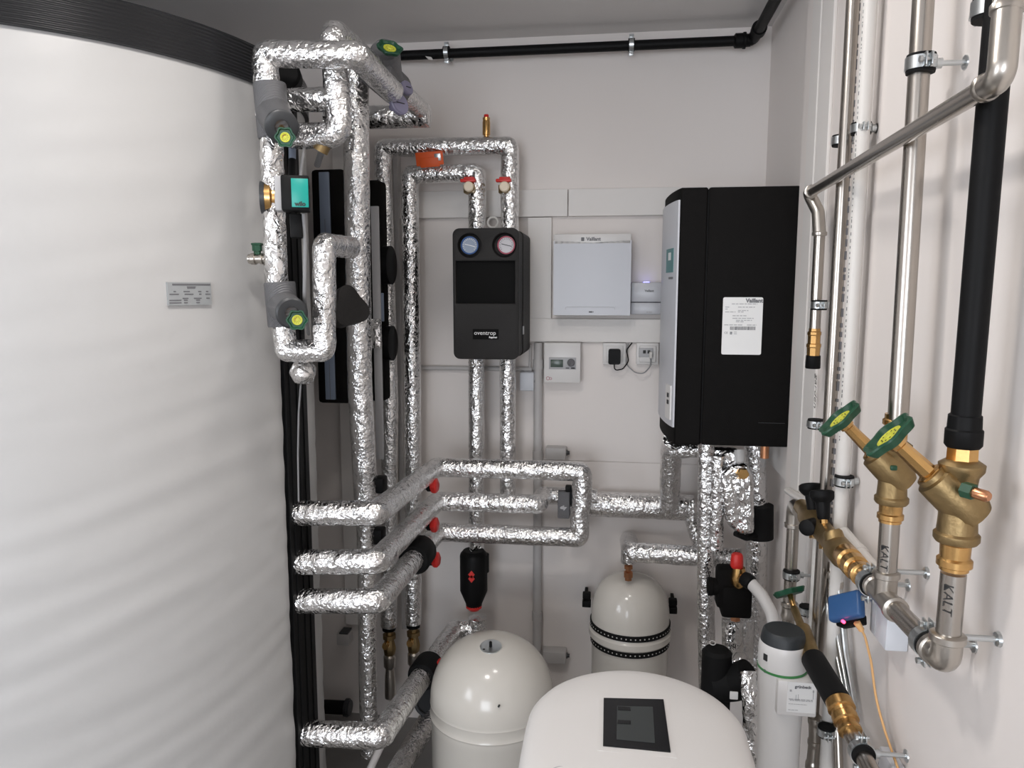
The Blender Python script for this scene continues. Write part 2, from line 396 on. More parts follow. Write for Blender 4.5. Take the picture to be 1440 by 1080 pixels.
# ================================================================== BUFFER TANK
TC = V((-1.537, 1.85, 0)); TR = 0.70
tank = thing('buffer_tank', (TC.x, TC.y, FZ), 'huge round buffer tank in a wrinkled white fabric jacket with black top band', 'tank')
def cyl(ang, r, z): return V((TC.x + r * math.cos(ang), TC.y + r * math.sin(ang), z))
def wrinkle(a, z):
    s = a * TR
    q = noise.noise(V((s * 2.6 + z * 1.4, (z - 0.22 * s) * 21.0, 3.1))) * 0.5 + noise.noise(V((s * 1.2, (z - 0.1 * s) * 8, 8.0))) * 0.35
    lo = 0.6 + 0.8 * max(0, min(1, (1.7 - z)))
    return 0.0052 * q * lo
jb = MB(); na = 300; nz = 260; z0, z1 = FZ + 0.10, 2.035; vs = []; fs = []
for i in range(nz + 1):
    z = z0 + (z1 - z0) * i / nz
    for k in range(na):
        a = 2 * PI * k / na
        vs.append(cyl(a, TR + wrinkle((a + PI) % (2 * PI) - PI, z) - 0.006 * (1 if i in (0, nz) else 0), z))
for i in range(nz):
    for k in range(na):
        k2 = (k + 1) % na; fs.append((i * na + k, i * na + k2, (i + 1) * na + k2, (i + 1) * na + k))
fs.append(tuple(reversed(range(na)))); fs.append(tuple(nz * na + k for k in range(na)))
jb.add(vs, fs).build('insulation_jacket', 'jacket', tank, 60)
def arc_slab(a0, a1, r0, r1, z0, z1, n=12, zr=1):
    b = MB(); vs = []; fs = []
    for i in range(n + 1):
        a = a0 + (a1 - a0) * i / n
        vs += [cyl(a, r0, z0), cyl(a, r1, z0), cyl(a, r1, z1), cyl(a, r0, z1)]
    for i in range(n):
        o = i * 4
        for k in range(4): fs.append((o + k, o + (k + 1) % 4, o + 4 + (k + 1) % 4, o + 4 + k))
    fs.append((0, 1, 2, 3)); fs.append((n * 4, n * 4 + 3, n * 4 + 2, n * 4 + 1))
    return b.add(vs, fs)
arc_slab(0, 2 * PI - 1e-4, 0.64, TR + 0.012, 2.030, 2.112, 160).build('top_band', 'band', tank)
MB().lathe((TC.x, TC.y, 2.085), (0, 0, 1), [(0, 0.66), (0.02, 0.66), (0.024, 0.6), (0.03, 0)], 64).build('top_cover', 'dark', tank)
MB().lathe((TC.x, TC.y, FZ), (0, 0, 1), [(0, 0.55), (0.11, 0.55)], 64).build('base_ring', 'black', tank)
cs = MB()
A0, A1 = math.radians(-4.9), math.radians(6.2)
for k in range(7):
    a = A0 + (A1 - A0) * k / 7; a2 = A0 + (A1 - A0) * (k + 0.86) / 7
    t_ = arc_slab(a, a2, TR - 0.01, TR + 0.012 + 0.003 * (k % 2), FZ + 0.10, 2.030, 2); cs.add(t_.v, t_.f)
t_ = arc_slab(A0, A1, TR - 0.01, TR + 0.009, FZ + 0.10, 2.030, 6); cs.add(t_.v, t_.f)
cs.build('closure_strip', 'black', tank)
# rating label on the jacket
def on_tank(px, py, R=TR + 0.006):
    d = RT * ((px - 720) / F) - UP * ((py - 540) / F) + FW
    a = d.x ** 2 + d.y ** 2; b = -(d.x * TC.x + d.y * TC.y); c = TC.x ** 2 + TC.y ** 2 - R * R
    t = (-b - math.sqrt(b * b - a * c)) / a; return CAM + d * t
l0 = on_tank(236, 412); l1 = on_tank(297, 413); lz1 = on_tank(266, 397).z; lz0 = on_tank(266, 429).z
aa0 = math.atan2(l0.y - TC.y, l0.x - TC.x); aa1 = math.atan2(l1.y - TC.y, l1.x - TC.x)
lab = arc_slab(aa0, aa1, TR - 0.004, TR + 0.0065, lz0, lz1, 10).build('rating_label', 'silverlabel', tank, label='silver rating label')
mid = (aa0 + aa1) / 2; lw = abs(aa1 - aa0) * TR; lh = lz1 - lz0
rows = []
for y, segs in ((0.40, [(0.10, 0.88)]), (0.30, [(0.42, 0.2)]), (0.25, [(0.43, 0.18)]), (0.10, [(0.12, .05), (0.34, .14), (0.68, .07), (0.87, .05)]), (-0.02, [(0.03, .2), (0.36, .2), (0.70, .05), (0.85, .12)]), (-0.2, [(0.31, .13), (0.57, .18), (0.87, .08)]), (-0.28, [(0.02, .26), (0.34, .08), (0.62, .09)]), (-0.39, [(0.02, .26), (0.34, .08), (0.62, .08)])):
    for x, l in segs: rows.append((y, x, l))
pr = MB()
for y, x, l in rows:
    t_ = arc_slab(aa0 + (aa1 - aa0) * x, aa0 + (aa1 - aa0) * (x + l), TR + 0.006, TR + 0.0072, (lz0 + lz1) / 2 + y * lh - lh * (0.03 if y < .39 else .04), (lz0 + lz1) / 2 + y * lh + lh * (0.022 if y < .39 else .04), 3); pr.add(t_.v, t_.f)
pr.build('label_print', 'greyink', lab)

# ================================================================== LEFT PIPE CLUSTER
# -- riser in front of the tank with two insulated valves, a pump and a tap
YR = 1.63
def R_(x, y, Y=YR): return P(x, y, Y=Y)
def rad(px, Y): return px * Y / F / 2
pipe('insulated_pipe', [R_(378, 165), R_(372, 76), R_(500, 77), V((R_(500, 77).x, 1.90, R_(500, 77).z - 0.008))], rad(37, YR), 'foil wrapped pipe at the top that bends twice and points back to the round gauge', lump=0.05)
pipe('insulated_pipe', [R_(381, 185), R_(389, 400)], rad(33, YR), 'crumpled foil riser between the two grey valves left of the pump', m='foil2', lump=0.10)
lo_pts = [R_(396, 440), R_(402, 493), R_(456, 493), R_(456, 344)]
e = lo_pts[-1]; lo_pts.append(V((e.x, 1.80, e.z + 0.003)))
pipe('insulated_pipe', lo_pts, rad(34, YR), 'foil wrapped U bend loop below the lower grey valve', lump=0.06)

def insulated_valve(x0, y0, x1, y1, w, bx, by, ex, ey, br, hx, hy, hr, label):
    a = R_(x0, y0); b = R_(x1, y1); r = rad(w, YR)
    t = thing('insulated_valve', b, label, 'valve', 'grey foam clad valves on the foil riser')
    L = (b - a).length
    body = MB().lathe(a, b - a, [(0, r * 0.8), (0, r * 0.97), (0.004, r), (L - 0.004, r), (L, r * 0.97), (L, r * 0.8)], 36)
    s = R_(bx, by); end = P(ex, ey, Y=YR - 0.085)
    body.lathe(s, end - s, [(0, rad(br * 2, YR) * 1.02), ((end - s).length, rad(br * 2, YR - .085) * 0.97)], 32)
    body.build('foam_body', 'grey_ins', t)
    n = (end - s).normalized()
    rr = rad(br * 2, YR - 0.085)
    MB().lathe(end - n * 0.003, n, [(0, rr * 0.9), (0, rr * 1.02), (0.006, rr * 1.02), (0.010, rr * 0.88), (0.010, rr * .45), (0.002, rr * .4)], 32).build('end_cap', 'dark', t)
    h = P(hx, hy, Y=YR - 0.125)
    MB().tube([end - n * 0.01, h], 0.0055, seg=12).build('spindle', 'brass', t)
    handwheel(t, h, (h - end).normalized() * 0.45 + ori(0.05, -0.1, 1.0) * 0.8, rad(hr * 2, YR - 0.125))
    return t
insulated_valve(379, 118, 386, 195, 46, 384, 160, 396, 178, 23.5, 401, 193, 14, 'grey foam clad valve with small green handwheel at top of the foil riser')
insulated_valve(393, 397, 399, 459, 45, 398, 430, 410, 440, 23, 418, 450, 15, 'grey foam clad valve with small green handwheel above the foil U bend')

# pump
c = P(416, 273, Y=1.57); rz = Matrix.Rotation(math.radians(20), 3, 'Z')
px2m = 1.57 / F
pump = thing('circulation_pump', P(400, 275, Y=YR), 'small black circulation pump with teal name plate on the foil riser', 'pump')
u_ = rz @ V((1, 0, 0)); n_ = rz @ V((0, -1, 0))
hw, hh = 39 * px2m, 50 * px2m
MB().box(c - n_ * -0.0 + V((0, 0, 0)), (hw, 0.045, hh), 0.004, rz).build('control_head', 'black', pump)
MB().box(c - u_ * (hw / 2 + 0.006) - n_ * 0.012, (0.016, 0.05, hh * 0.98), 0.003, rz).build('motor_flange', 'grey', pump)
pl = MB().box(c + n_ * 0.0232 + u_ * (hw * .17), (hw * 0.60, 0.002, hh * 0.80), 0.0005, rz).build('name_plate', 'teal', pump, label='teal name plate')
text('lettering', 'wilo', 0.013, c + n_ * 0.0244 + u_ * (hw * .17) - V((0, 0, hh * .31)), u_, (0, 0, 1), 'ink', pl, bold=0.0005)
q = P(380, 278, Y=YR)
MB().lathe(q - u_ * 0.010, u_, [(0, 0.020), (0, 0.036), (0.012, 0.037), (0.016, 0.030), (0.022, 0.030), (0.026, 0.024)], 28).build('pump_volute', 'brass', pump)
MB().lathe(q - u_ * 0.020, u_, [(0, 0.028), (0, 0.036), (0.010, 0.038), (0.010, 0.030)], 28).build('gasket_ring', 'dark', pump)
MB().box(P(417, 318, Y=1.59), (0.026, 0.03, 0.052), 0.003, rz).build('cable_block', 'black', pump)
MB().tube([P(427, 300, Y=1.58), P(429, 345, Y=1.6), P(428, 420, Y=1.62), P(434, 470, Y=1.75)], 0.0042, 0.03, 10).build('mains_cable', 'greycable', pump)
# fill tap
tp = thing('fill_tap', R_(374, 364), 'nickel fill tap with green cap sticking out left of the foil riser', 'tap')
MB().lathe(R_(388, 364), R_(347, 364) - R_(388, 364), [(0, .009), (0.03, .009), (0.03, .0125), (0.036, .0125), (0.036, .010), (0.048, .010), (0.048, .013), (0.058, .013), (0.06, .011), (0.064, .011)], 20).build('tap_body', 'steel_fit', tp)
MB().lathe(R_(362, 358), (0, 0, 1), [(0, .008), (0.008, .008), (0.008, .011), (0.020, .011), (0.022, .013), (0.025, .013), (0.026, .011)], 6).build('green_cap', 'green', tp)
# cables and stubs that drop beside the pump
tag(MB().tube([P(428, 206, Y=1.70), P(424, 235, Y=1.66), P(421, 262, Y=1.62)], 0.0035, 0.02, 8).build('cable', 'greycable'), 'thin grey cable dropping to the top of the black pump', 'cable')
tag(MB().tube([P(446, 232, Y=2.05), P(452, 214, Y=2.0), P(470, 196, Y=1.95)], 0.009, 0.03, 12).build('cable_conduit', 'greycable'), 'thick grey cable bending under the foil stub beside the black unit', 'cable')
st = thing('pipe_stub', P(410, 230, Y=1.72), 'black pipe stub with blue tape above the black pump', 'pipe')
MB().tube([P(411, 205, Y=1.72), P(411, 232, Y=1.72)], 0.0085, seg=14).build('blue_sleeve', 'bluegrey', st)
MB().tube([P(411, 225, Y=1.722), P(411, 250, Y=1.66)], 0.0092, seg=14).build('black_sleeve', 'black', st)

# -- H shaped foil pipe with two stubs, going up and back to the wall
YBp = 1.70
top = P(467, 42, Y=YBp)
hb = MB().tube([P(410, 191, Y=YBp), P(478, 191, Y=YBp), top, V((top.x, 2.47, top.z + 0.006)), ], rad(36, YBp), 0.03, 28, 0.011, 0.06, 34)
hp = hb.build('insulated_pipe', 'foil', None, 50); tag(hp, 'foil wrapped pipe rising highest under the ceiling then running back to the wall', 'pipe')
MB().tube([P(402, 140, Y=YBp), P(472, 140, Y=YBp)], rad(33, YBp), seg=28, step=0.011, lump=0.09, lscale=34).build('foil_stub', 'foil2', hp)
MB().tube([P(455, 203, Y=YBp), P(450, 213, Y=YBp)], 0.018, seg=16).build('brass_nut', 'bronze', hp)
E_ = V((top.x, 2.50, top.z + 0.006))
pipe('insulated_pipe', [E_ + V((0.02, 0.02, -0.012)), V((-0.98, 2.52, E_.z - 0.01))], 0.038, 'short foil pipe lying across the back wall under the ceiling behind the gauges', m='foil2', lump=0.05)
MB().lathe(P(405, 112, Y=1.80), (0.3, -1, 0), [(0, 0.035), (0.05, 0.036), (0.056, 0.03)], 24).build('end_cap', 'rubber', hp)
# black insulated valve with green wheel on the rear pipe
yv = 2.12; cc = V((top.x, yv, top.z))
vv = thing('insulated_valve', cc, 'dark grey foam clad valve with green handwheel under the ceiling', 'valve')
MB().lathe(cc - V((0, 0.12, 0)), (0, 1, 0), [(0, 0.036), (0, 0.047), (0.20, 0.047), (0.20, 0.036)], 28).build('foam_body', 'grey_ins', vv)
d_ = (P(541, 70, Y=2.0) - cc)
MB().lathe(cc, d_, [(0, 0.042), (d_.length * .92, 0.040), (d_.length, 0.034)], 28).build('bonnet', 'grey_ins', vv)
handwheel(vv, P(548, 68, Y=1.95), ori(0.30, 0.62, 0.72), 0.033)
# thermometers at the end of the front pipe
def thermo(px, py, Y, r, nrm, label):
    t = thing('pipe_thermometer', P(px, py, Y=Y), label, 'thermometer', 'round gauges behind the top pipes')
    n = V(nrm).normalized(); c = P(px, py, Y=Y)
    MB().lathe(c - n * 0.030, n, [(0, 0.008), (0.020, 0.008), (0.020, r * 0.8), (0.025, r), (0.033, r), (0.035, r * .94)], 28).build('case', 'lilac', t)
    MB().lathe(c + n * 0.0052, n, [(0, r * .86), (0.0008, r * .86)], 28).build('dial', 'lilac', t)
    u, w, _ = frame(n); MB().box(c + n * 0.007, (r * .9, 0.002, 0.0015), 0, Matrix((u, n, w)).transposed()).build('needle', 'ink', t)
thermo(561, 146, 1.92, 0.029, ori(0.72, 0.12, 0.62), 'lower round lilac gauge at end of the foil pipe')
thermo(572, 124, 2.03, 0.020, ori(0.78, 0.2, 0.55), 'upper round lilac gauge half hidden behind the lower one')

# -- tall vertical pipe
def tall(t): return 0.0375 if t > 0.40 else (0.030 + (0.0075) * max(0, (t - 0.36) / 0.04) if t > 0.36 else 0.030)
pipe('insulated_pipe', [P(519, 1060, Y=2.25), P(514, 690, Y=2.22), P(506, 540, Y=2.2), P(501, 200, Y=2.16), P(500, 98, Y=2.15)], 0.03, 'tall thick vertical foil pipe standing right of the tank', f=0, lump=0.03, rfun=tall)
kn = thing('pipe_bracket', P(536, 680, Y=2.2), 'black bracket behind the tall foil pipe just above the upper tank pipe', 'bracket', 'black brackets on tall pipe')
MB().box(P(535, 681, Y=2.24), (0.034, 0.05, 0.05), 0.006).build('bracket_body', 'black', kn)
kn = thing('pipe_bracket', P(536, 752, Y=2.2), 'black bracket behind the tall foil pipe between the upper two tank pipes', 'bracket', 'black brackets on tall pipe')
MB().box(P(533, 753, Y=2.24), (0.034, 0.05, 0.05), 0.006).build('bracket_body', 'black', kn)

# -- foil ball, sensor wire
fb = MB(); cb = P(426, 524, Y=1.66); rb = 0.029
sph = []
for i in range(15):
    t = PI * i / 14; sph.append((-math.cos(t) * rb, max(1e-6, math.sin(t) * rb)))
fb.lathe(cb, (0, 0, 1), sph, 24)
fb.v = [cb + (q - cb) * (1 + 0.22 * noise.noise(q * 60)) for q in fb.v]
fo = tag(fb.build('foil_ball', 'foil2', None, 60), 'crumpled ball of foil hanging under the U bend in front of the black strip', 'pipe end')
MB().tube([cb + V((0, 0, 0.02)), P(430, 500, Y=1.66)], 0.012, seg=12).build('neck', 'foil2', fo)
tag(MB().tube([P(423, 541, Y=1.66), P(420, 580, Y=1.70), P(419, 640, Y=1.72), P(420, 705, Y=1.74)], 0.0022, 0.05, 8).build('sensor_wire', 'greycable'), 'thin grey wire hanging down in front of the black tank strip', 'cable')

# -- lobed black valve
lc = P(489, 434, Y=1.93); n = ori(0.55, 0.1, 0.8)
u = V((0, 0, 1)).cross(n).normalized(); w_ = n.cross(u)
lv = thing('insulated_valve', lc, 'black three lobed foam valve cover between the foil loop and the tall pipe', 'valve')
outl = [((0.045 + 0.008 * math.cos(3 * (t - 1.75))) * math.cos(t), (0.052 + 0.008 * math.cos(3 * (t - 1.75))) * math.sin(t)) for t in [2 * PI * k / 48 for k in range(48)]]
MB().prism(outl, lc - n * 0.02, u, w_, n * 0.045).build('foam_cover', 'epp2', lv)
MB().tube([P(458, 437, Y=1.9), P(478, 436, Y=1.95)], 0.030, seg=24, step=0.01, lump=0.06).build('foil_stub', 'foil', lv)
MB().torus(P(474, 437, Y=1.935), P(478, 436, Y=1.95) - P(458, 437, Y=1.9), 0.031, 0.004).build('end_ring', 'cable', lv)

# -- pump units against the back wall behind the tall pipe
def pump_unit(x0, x1, y0, y1, Yf, p0, p1, py0, py1, label, knobs, dp=.26):
    a = P(x0, y0, Y=Yf); b = P(x1, y1, Y=Yf)
    cx, cz = (a.x + b.x) / 2, (a.z + b.z) / 2; W_, H_ = b.x - a.x, a.z - b.z
    t = thing('pump_unit', (cx, Yf, b.z), label, 'pump unit', 'black pump units behind the tall pipe')
    MB().box((cx, Yf + dp / 2, cz), (W_, dp, H_), 0.012).build('foam_housing', 'epp', t)
    q0 = P(p0, py0, Y=Yf - 0.004); q1 = P(p1, py1, Y=Yf - 0.004)
    MB().box(((q0.x + q1.x) / 2, Yf - 0.002, (q0.z + q1.z) / 2), (q1.x - q0.x, 0.008, q0.z - q1.z), 0.002).build('front_panel', 'bluegrey', t)
    MB().box(((q0.x + q1.x) / 2, Yf - 0.0065, (q0.z + q1.z) / 2 - (q0.z - q1.z) * .1), (0.0015, 0.001, (q0.z - q1.z) * .8)).build('panel_groove', 'greyink', t)
    for (kx, ky0, ky1) in knobs:
        k0 = P(kx, (ky0 + ky1) / 2, Y=Yf + 0.03); r = abs(P(kx, ky0, Y=Yf + .03).z - P(kx, ky1, Y=Yf + .03).z) / 2
        MB().lathe(k0, (1, 0, 0), [(-0.03, r * .8), (0.0, r * 0.8), (0.0, r), (0.028, r), (0.03, r * .9)], 24).build('side_knob', 'black', t)
    return t
pump_unit(436, 492, 238, 568, 2.36, 448, 472, 242, 562, 'black foam pump unit with blue grey panel left of the tall foil pipe', [])
pump_unit(505, 541, 253, 565, 2.54, 530, 540, 412, 452, 'black foam pump unit with two round knobs right of the tall foil pipe', [(540, 346, 400), (542, 458, 507)], .08)
rl = thing('mounting_rail', P(527, 640, Y=2.40), 'flat grey upright rail right behind the tall foil pipe', 'rail')
a = P(527, 290, Y=2.42); b = P(527, 645, Y=2.42)
MB().box((a.x, 2.42, (a.z + b.z) / 2), (0.026, 0.012, a.z - b.z), 0.002).build('rail_body', 'grey', rl)
a = P(527, 448, Y=2.41); b = P(527, 490, Y=2.41)
MB().box((a.x + .002, 2.412, (a.z + b.z) / 2), (0.036, 0.02, a.z - b.z), 0.006).build('foil_patch', 'foil2', rl)

# ================================================================== PIPES ON THE BACK WALL
YE = 2.66
def E_(x, y, Y=YE): return P(x, y, Y=Y)
rE = rad(25, YE)
pipe('insulated_pipe', [E_(547, 880), E_(548, 560), E_(538, 208), E_(717, 205), E_(717, 330)], rE, 'outer foil pipe that rises, crosses and drops to the right of the black pump station', lump=0.05)
pipe('insulated_pipe', [E_(581, 876), E_(580, 560), E_(576, 245), E_(671, 243), E_(671, 330)], rE, 'inner foil pipe that rises, crosses and drops to the left of the black pump station', lump=0.05)
for (x, lbl) in ((671, 'foil pipe straight below the left side of the black pump station'), (715, 'foil pipe straight below the right side of the black pump station')):
    pipe('insulated_pipe', [E_(x - 1, 500), E_(x - 1, 780 if x < 700 else 700)], rad(23, YE), lbl, lump=0.05)
# valve tails under the two left pipes
for x, y0, lbl in ((547, 878, 'dark brass drain valve below the outer foil pipe by the wall'), (581, 874, 'dark brass drain valve below the inner foil pipe by the wall')):
    p0 = E_(x, y0); t = thing('drain_valve', p0 - V((0, 0, 0.3)), lbl, 'valve', 'drain valves under the wall pipes')
    MB().lathe(p0, (0, 0, -1), [(-0.01, .020), (0.012, .020), (0.014, .026), (0.022, .026), (0.024, .018)], 20).build('collar', 'black', t)
    MB().lathe(p0 - V((0, 0, .02)), (0, 0, -1), [(0, .016), (.02, .016), (.02, .026), (.036, .026), (.04, .018), (.055, .022), (.075, .026), (.10, .022), (.105, .016)], 8).build('valve_body', 'bronze', t)
    MB().lathe(p0 - V((0, 0, .12)), (0, 0, -1), [(0, .015), (0.01, .024), (.05, .024), (.06, .016), (.09, .020), (.12, .022), (.18, .022)], 18).build('chrome_tail', 'steel_fit', t)
    MB().lathe(p0 - V((0, .025, .065)), (0, -1, 0), [(0, .010), (.02, .010), (.022, .014), (.03, .012)], 16).build('plug', 'brass', t)

# ball valves above the pump station
def ball_valve(x, lbl):
    c = E_(x, 266); t = thing('ball_valve', c, lbl, 'valve', 'red handled valves above the pump station')
    MB().lathe(c + V((0, 0, -0.018)), (0, 0, 1), [(0, .022), (.004, .032), (.03, .033), (.034, .022)], 6).lathe(c, (0, -1, 0), [(0, .018), (.05, .018)], 20).build('valve_body', 'bronze', t)
    MB().lathe(c + V((0, -.05, 0)), (0, -1, 0), [(0, .014), (.012, .0175), (.018, .0175), (.021, .014), (.021, 0)], 24).build('ivory_cap', 'cream', t)
    k = c + V((-0.004, -0.055, 0.022))
    MB().box(k, (0.054, 0.016, 0.012), 0.004).box(k + V((0.004, 0, 0.008)), (0.038, 0.014, 0.008), 0.003).box(k + V((0.0, 0.01, -0.008)), (0.016, 0.02, 0.016), 0.003).build('handle', 'red', t)
ball_valve(664, 'left red handled valve with ivory cap above the black pump station')
ball_valve(713, 'right red handled valve with ivory cap above the black pump station')
av = thing('air_vent', E_(684, 192), 'brass air vent with red top standing on the outer foil pipe', 'vent')
MB().lathe(E_(684, 194), (0, 0, 1), [(0, .009), (.010, .009), (.010, .0135), (.054, .0135), (.058, .012), (.062, .013), (.068, .013)], 24).build('vent_body', 'brass', av)
MB().lathe(E_(684, 194) + V((0, 0, .068)), (0, 0, 1), [(0, .0085), (.009, .0085), (.011, .007)], 20).build('red_top', 'red', av)
tg = thing('paper_tag', E_(605, 224, 2.60), 'small orange tag hanging between the two foil pipes', 'tag')
rt = Matrix.Rotation(math.radians(-3), 3, 'Y') @ Matrix.Rotation(math.radians(12), 3, 'X')
ct = E_(604, 223, 2.612)
MB().box(ct, (0.098, 0.006, 0.046), 0.003, rt).box(ct + V((0, .002, -.012)), (0.07, 0.010, 0.034), 0.004, rt).build('tag_body', 'orange', tg)
MB().box(ct + rt @ V((0.030, -0.004, 0.003)), (0.022, 0.002, 0.024), 0.001, rt).build('tag_window', 'zinc', tg)

# ================================================================== BLACK PUMP STATION WITH TWO DIALS
Y0 = 2.42
a = P(636, 321, Y=Y0); b = P(729, 506, Y=Y0)
cx, cz, W_, H_ = (a.x + b.x) / 2, (a.z + b.z) / 2, b.x - a.x, a.z - b.z
ps = thing('pump_station', (cx, 2.77, b.z), 'black foam pump station with a blue and a pink dial', 'pump station')
def rrect(w, h, r, n=6):
    o = []
    for (sx, sy, a0) in ((1, 1, 0), (-1, 1, PI / 2), (-1, -1, PI), (1, -1, 3 * PI / 2)):
        for k in range(n + 1):
            t = a0 + PI / 2 * k / n; o.append((sx * (w / 2 - r) + r * math.cos(t), sy * (h / 2 - r) + r * math.sin(t)))
    return o
X_, Z_ = V((1, 0, 0)), V((0, 0, 1))
def dish(b, c, n, r0, depth):  # recessed round well ring
    b.lathe(c, n, [(0.0, r0), (0.004, r0 * 1.0), (0.004, r0 * .86), (-depth, r0 * .80)], 36)
fs_ = MB()
# front shell is built as a plate with real openings
gz = P(660, 345, Y=Y0).z; gx0 = P(660, 345, Y=Y0).x; gx1 = P(709, 345, Y=Y0).x
wz1, wz0_ = P(680, 367, Y=Y0).z, P(680, 427, Y=Y0).z; wxa, wxb = P(641, 400, Y=Y0).x, P(724, 400, Y=Y0).x
bm = bmesh.new()
shell = MB().prism(rrect(W_, H_, 0.022), (cx, Y0, cz), X_, Z_, (0, 0.035, 0))
front = shell.build('front_shell', 'epp2', ps)
cutters = []
def cutter(mb):
    o = mb.build('cut', 'epp2', None); cutters.append(o); return o
for gx in (gx0, gx1): cutter(MB().lathe((gx, Y0 - 0.01, gz), (0, 1, 0), [(0, .040), (.035, .036)], 40))
cutter(MB().box(((wxa + wxb) / 2, Y0, (wz1 + wz0_) / 2), (wxb - wxa, 0.03, wz1 - wz0_), 0.0))
for c_ in cutters:
    md = front.modifiers.new('b', 'BOOLEAN'); md.object = c_; md.operation = 'DIFFERENCE'; md.solver = 'EXACT'
bv = front.modifiers.new('v', 'BEVEL'); bv.width = 0.003; bv.segments = 2; bv.limit_method = 'ANGLE'; bv.angle_limit = 0.9
dg = bpy.context.evaluated_depsgraph_get(); me = bpy.data.meshes.new_from_object(front.evaluated_get(dg)); front.modifiers.clear(); front.data = me
front.data.shade_smooth(); front.data.set_sharp_from_angle(angle=0.6)
for c_ in cutters: bpy.data.objects.remove(c_)
MB().prism(rrect(W_ - .002, H_ - .002, 0.022), (cx, Y0 + 0.0375, cz), X_, Z_, (0, 0.075, 0)).build('middle_shell', 'epp2', ps)
MB().prism(rrect(W_ + .004, H_ - .004, 0.018), (cx, Y0 + 0.115, cz), X_, Z_, (0, 0.20, 0)).build('rear_shell', 'epp2', ps)
MB().box((b.x + .003, Y0 + .11, P(735, 467, Y=Y0).z), (0.004, 0.018, 0.028), 0.001).build('latch', 'grey', ps)
for gx, m_ in ((gx0, 'dialblue'), (gx1, 'dialred')):
    c_ = V((gx + (0.006 if m_ == 'dialred' else 0.0), Y0 + 0.012, gz))
    g = MB().lathe(c_ + V((0, .012, 0)), (0, -1, 0), [(0, .012), (0.006, .027), (.016, .029), (.0205, .029), (.0215, .0265), (.018, .025), (.018, 0)], 40).build('dial_gauge', m_, ps, label=('blue rimmed dial' if m_ == 'dialblue' else 'pink rimmed dial'))
    MB().lathe(c_ + V((0, -.0062, 0)), (0, -1, 0), [(0, .0245), (.0008, .0245), (.0008, .0)], 40).build('dial_face', 'dialface' if m_ == 'dialblue' else 'dial', g)
    tk = MB()
    for k in range(17):
        t = math.radians(-130 + 260 * k / 16); d = V((math.sin(t), 0, math.cos(t)))
        tk.box(c_ + V((0, -.0075, 0)) + d * .0205, (.0012, .0006, .0045), 0, Matrix.Rotation(t, 3, 'Y'))
    tk.build('scale', 'whiteink' if m_ == 'dialblue' else 'ink', g)
    MB().box(c_ + V((.001, -.0082, 0)), (.034, .0008, .0022), 0, Matrix.Rotation(math.radians(14), 3, 'Y')).build('needle', 'whiteink' if m_ == 'dialblue' else 'ink', g)
MB().box(((wxa + wxb) / 2, Y0 + .016, (wz1 + wz0_) / 2), (wxb - wxa - .001, 0.004, wz1 - wz0_ - .001), 0.001).build('recess_panel', 'pit', ps)
lg = P(683, 470, Y=Y0)
np_ = MB().box((lg.x, Y0 - .0004, lg.z), (.086, .0014, .034), .0006).build('brand_plate', 'pit', ps)
text('lettering', 'oventrop', 0.0195, (lg.x - .002, Y0 - .0012, lg.z + .004), X_, Z_, 'whiteink', np_)
text('small_lettering', 'Regumat', 0.0075, (lg.x + .024, Y0 - .0012, lg.z - .010), X_, Z_, 'whiteink', np_, shear=0.2, bold=.0003)
MB().torus(P(693, 313, Y=YE), (0, 1, 0), 0.018, 0.004, 24).build('white_clip', 'cable', ps)

# ================================================================== LOWER TANK PIPES
YT = 1.83; YL = 2.51
def foil_run(pts, r, label, m='foil', lump=0.04): return pipe('insulated_pipe', pts, r, label, m=m, lump=lump)
XT = -0.611
def T_(y, px=410): q = P(px, y, Y=YT); return V((max(q.x, -0.828), q.y, q.z))
rT = 0.0335
def vent(parent, px, py, Y, side=V((1, 0, 0)), big=False):
    c = P(px, py, Y=Y); d = V((1, -0.12, 0.05)).normalized()
    b = MB().lathe(c - d * 0.052, d, [(0, .014), (.030, .014), (.034, .020), (.048, .020)], 18).build('vent_stem', 'black', parent)
    MB().lathe(c - d * 0.004, d, [(0, .021), (.006, .024), (.016, .024), (.020, .018), (.020, 0)], 18, LOB(6, .07)).build('red_cap', 'red', b)
def z_at(x, y, Y): return P(x, y, Y=Y).z
# upper and third pipes form one rectangle at their far end
c1 = V((XT, YT, z_at(530, 722, YT))); c1b = V((XT, YL, z_at(617, 657, YL)))
q = P(819, 663, Y=YL)
p1 = foil_run([T_(721), c1, c1b, q, V((q.x, YL, z_at(818, 712, YL)))], rT, 'topmost of four foil pipes leaving the tank, ending in the rectangular bend')
c3 = V((XT, YT, z_at(533, 845, YT))); c3b = V((XT, YL, z_at(620, 748, YL)))
q3 = P(815, 756, Y=YL)
p3 = foil_run([T_(845, 416), c3, c3b, q3, V((q3.x, YL, z_at(818, 712, YL)))], rT, 'third foil pipe from the top leaving the tank, below the rectangular bend')
c2 = V((XT, YT, z_at(532, 790, YT))); c2b = V((XT, YL, z_at(620, 705, YL)))
q2 = P(757, 709, Y=YL); q2b = P(775, 697, Y=2.70)
p2 = foil_run([T_(790, 413), c2, c2b, q2, V((q2.x, 2.70, q2b.z)), V((P(840, 700, Y=2.70).x, 2.70, q2b.z))], rT, 'second foil pipe from the top leaving the tank, passing behind the rectangular bend')
vent(p1, 609, 683, 2.36); vent(p2, 609, 738, 2.36); vent(p3, 611, 787, 2.32)
def collar(parent, Yc, X, z, slope=0.0, r=0.052, L=0.10):
    MB().lathe((X, Yc - L / 2, z - slope * L / 2), (0, 1, slope), [(0, .03), (0, r * .85), (.012, r), (L - .012, r), (L, r * .85), (L, .03)], 28).build('black_collar', 'rubber', parent)
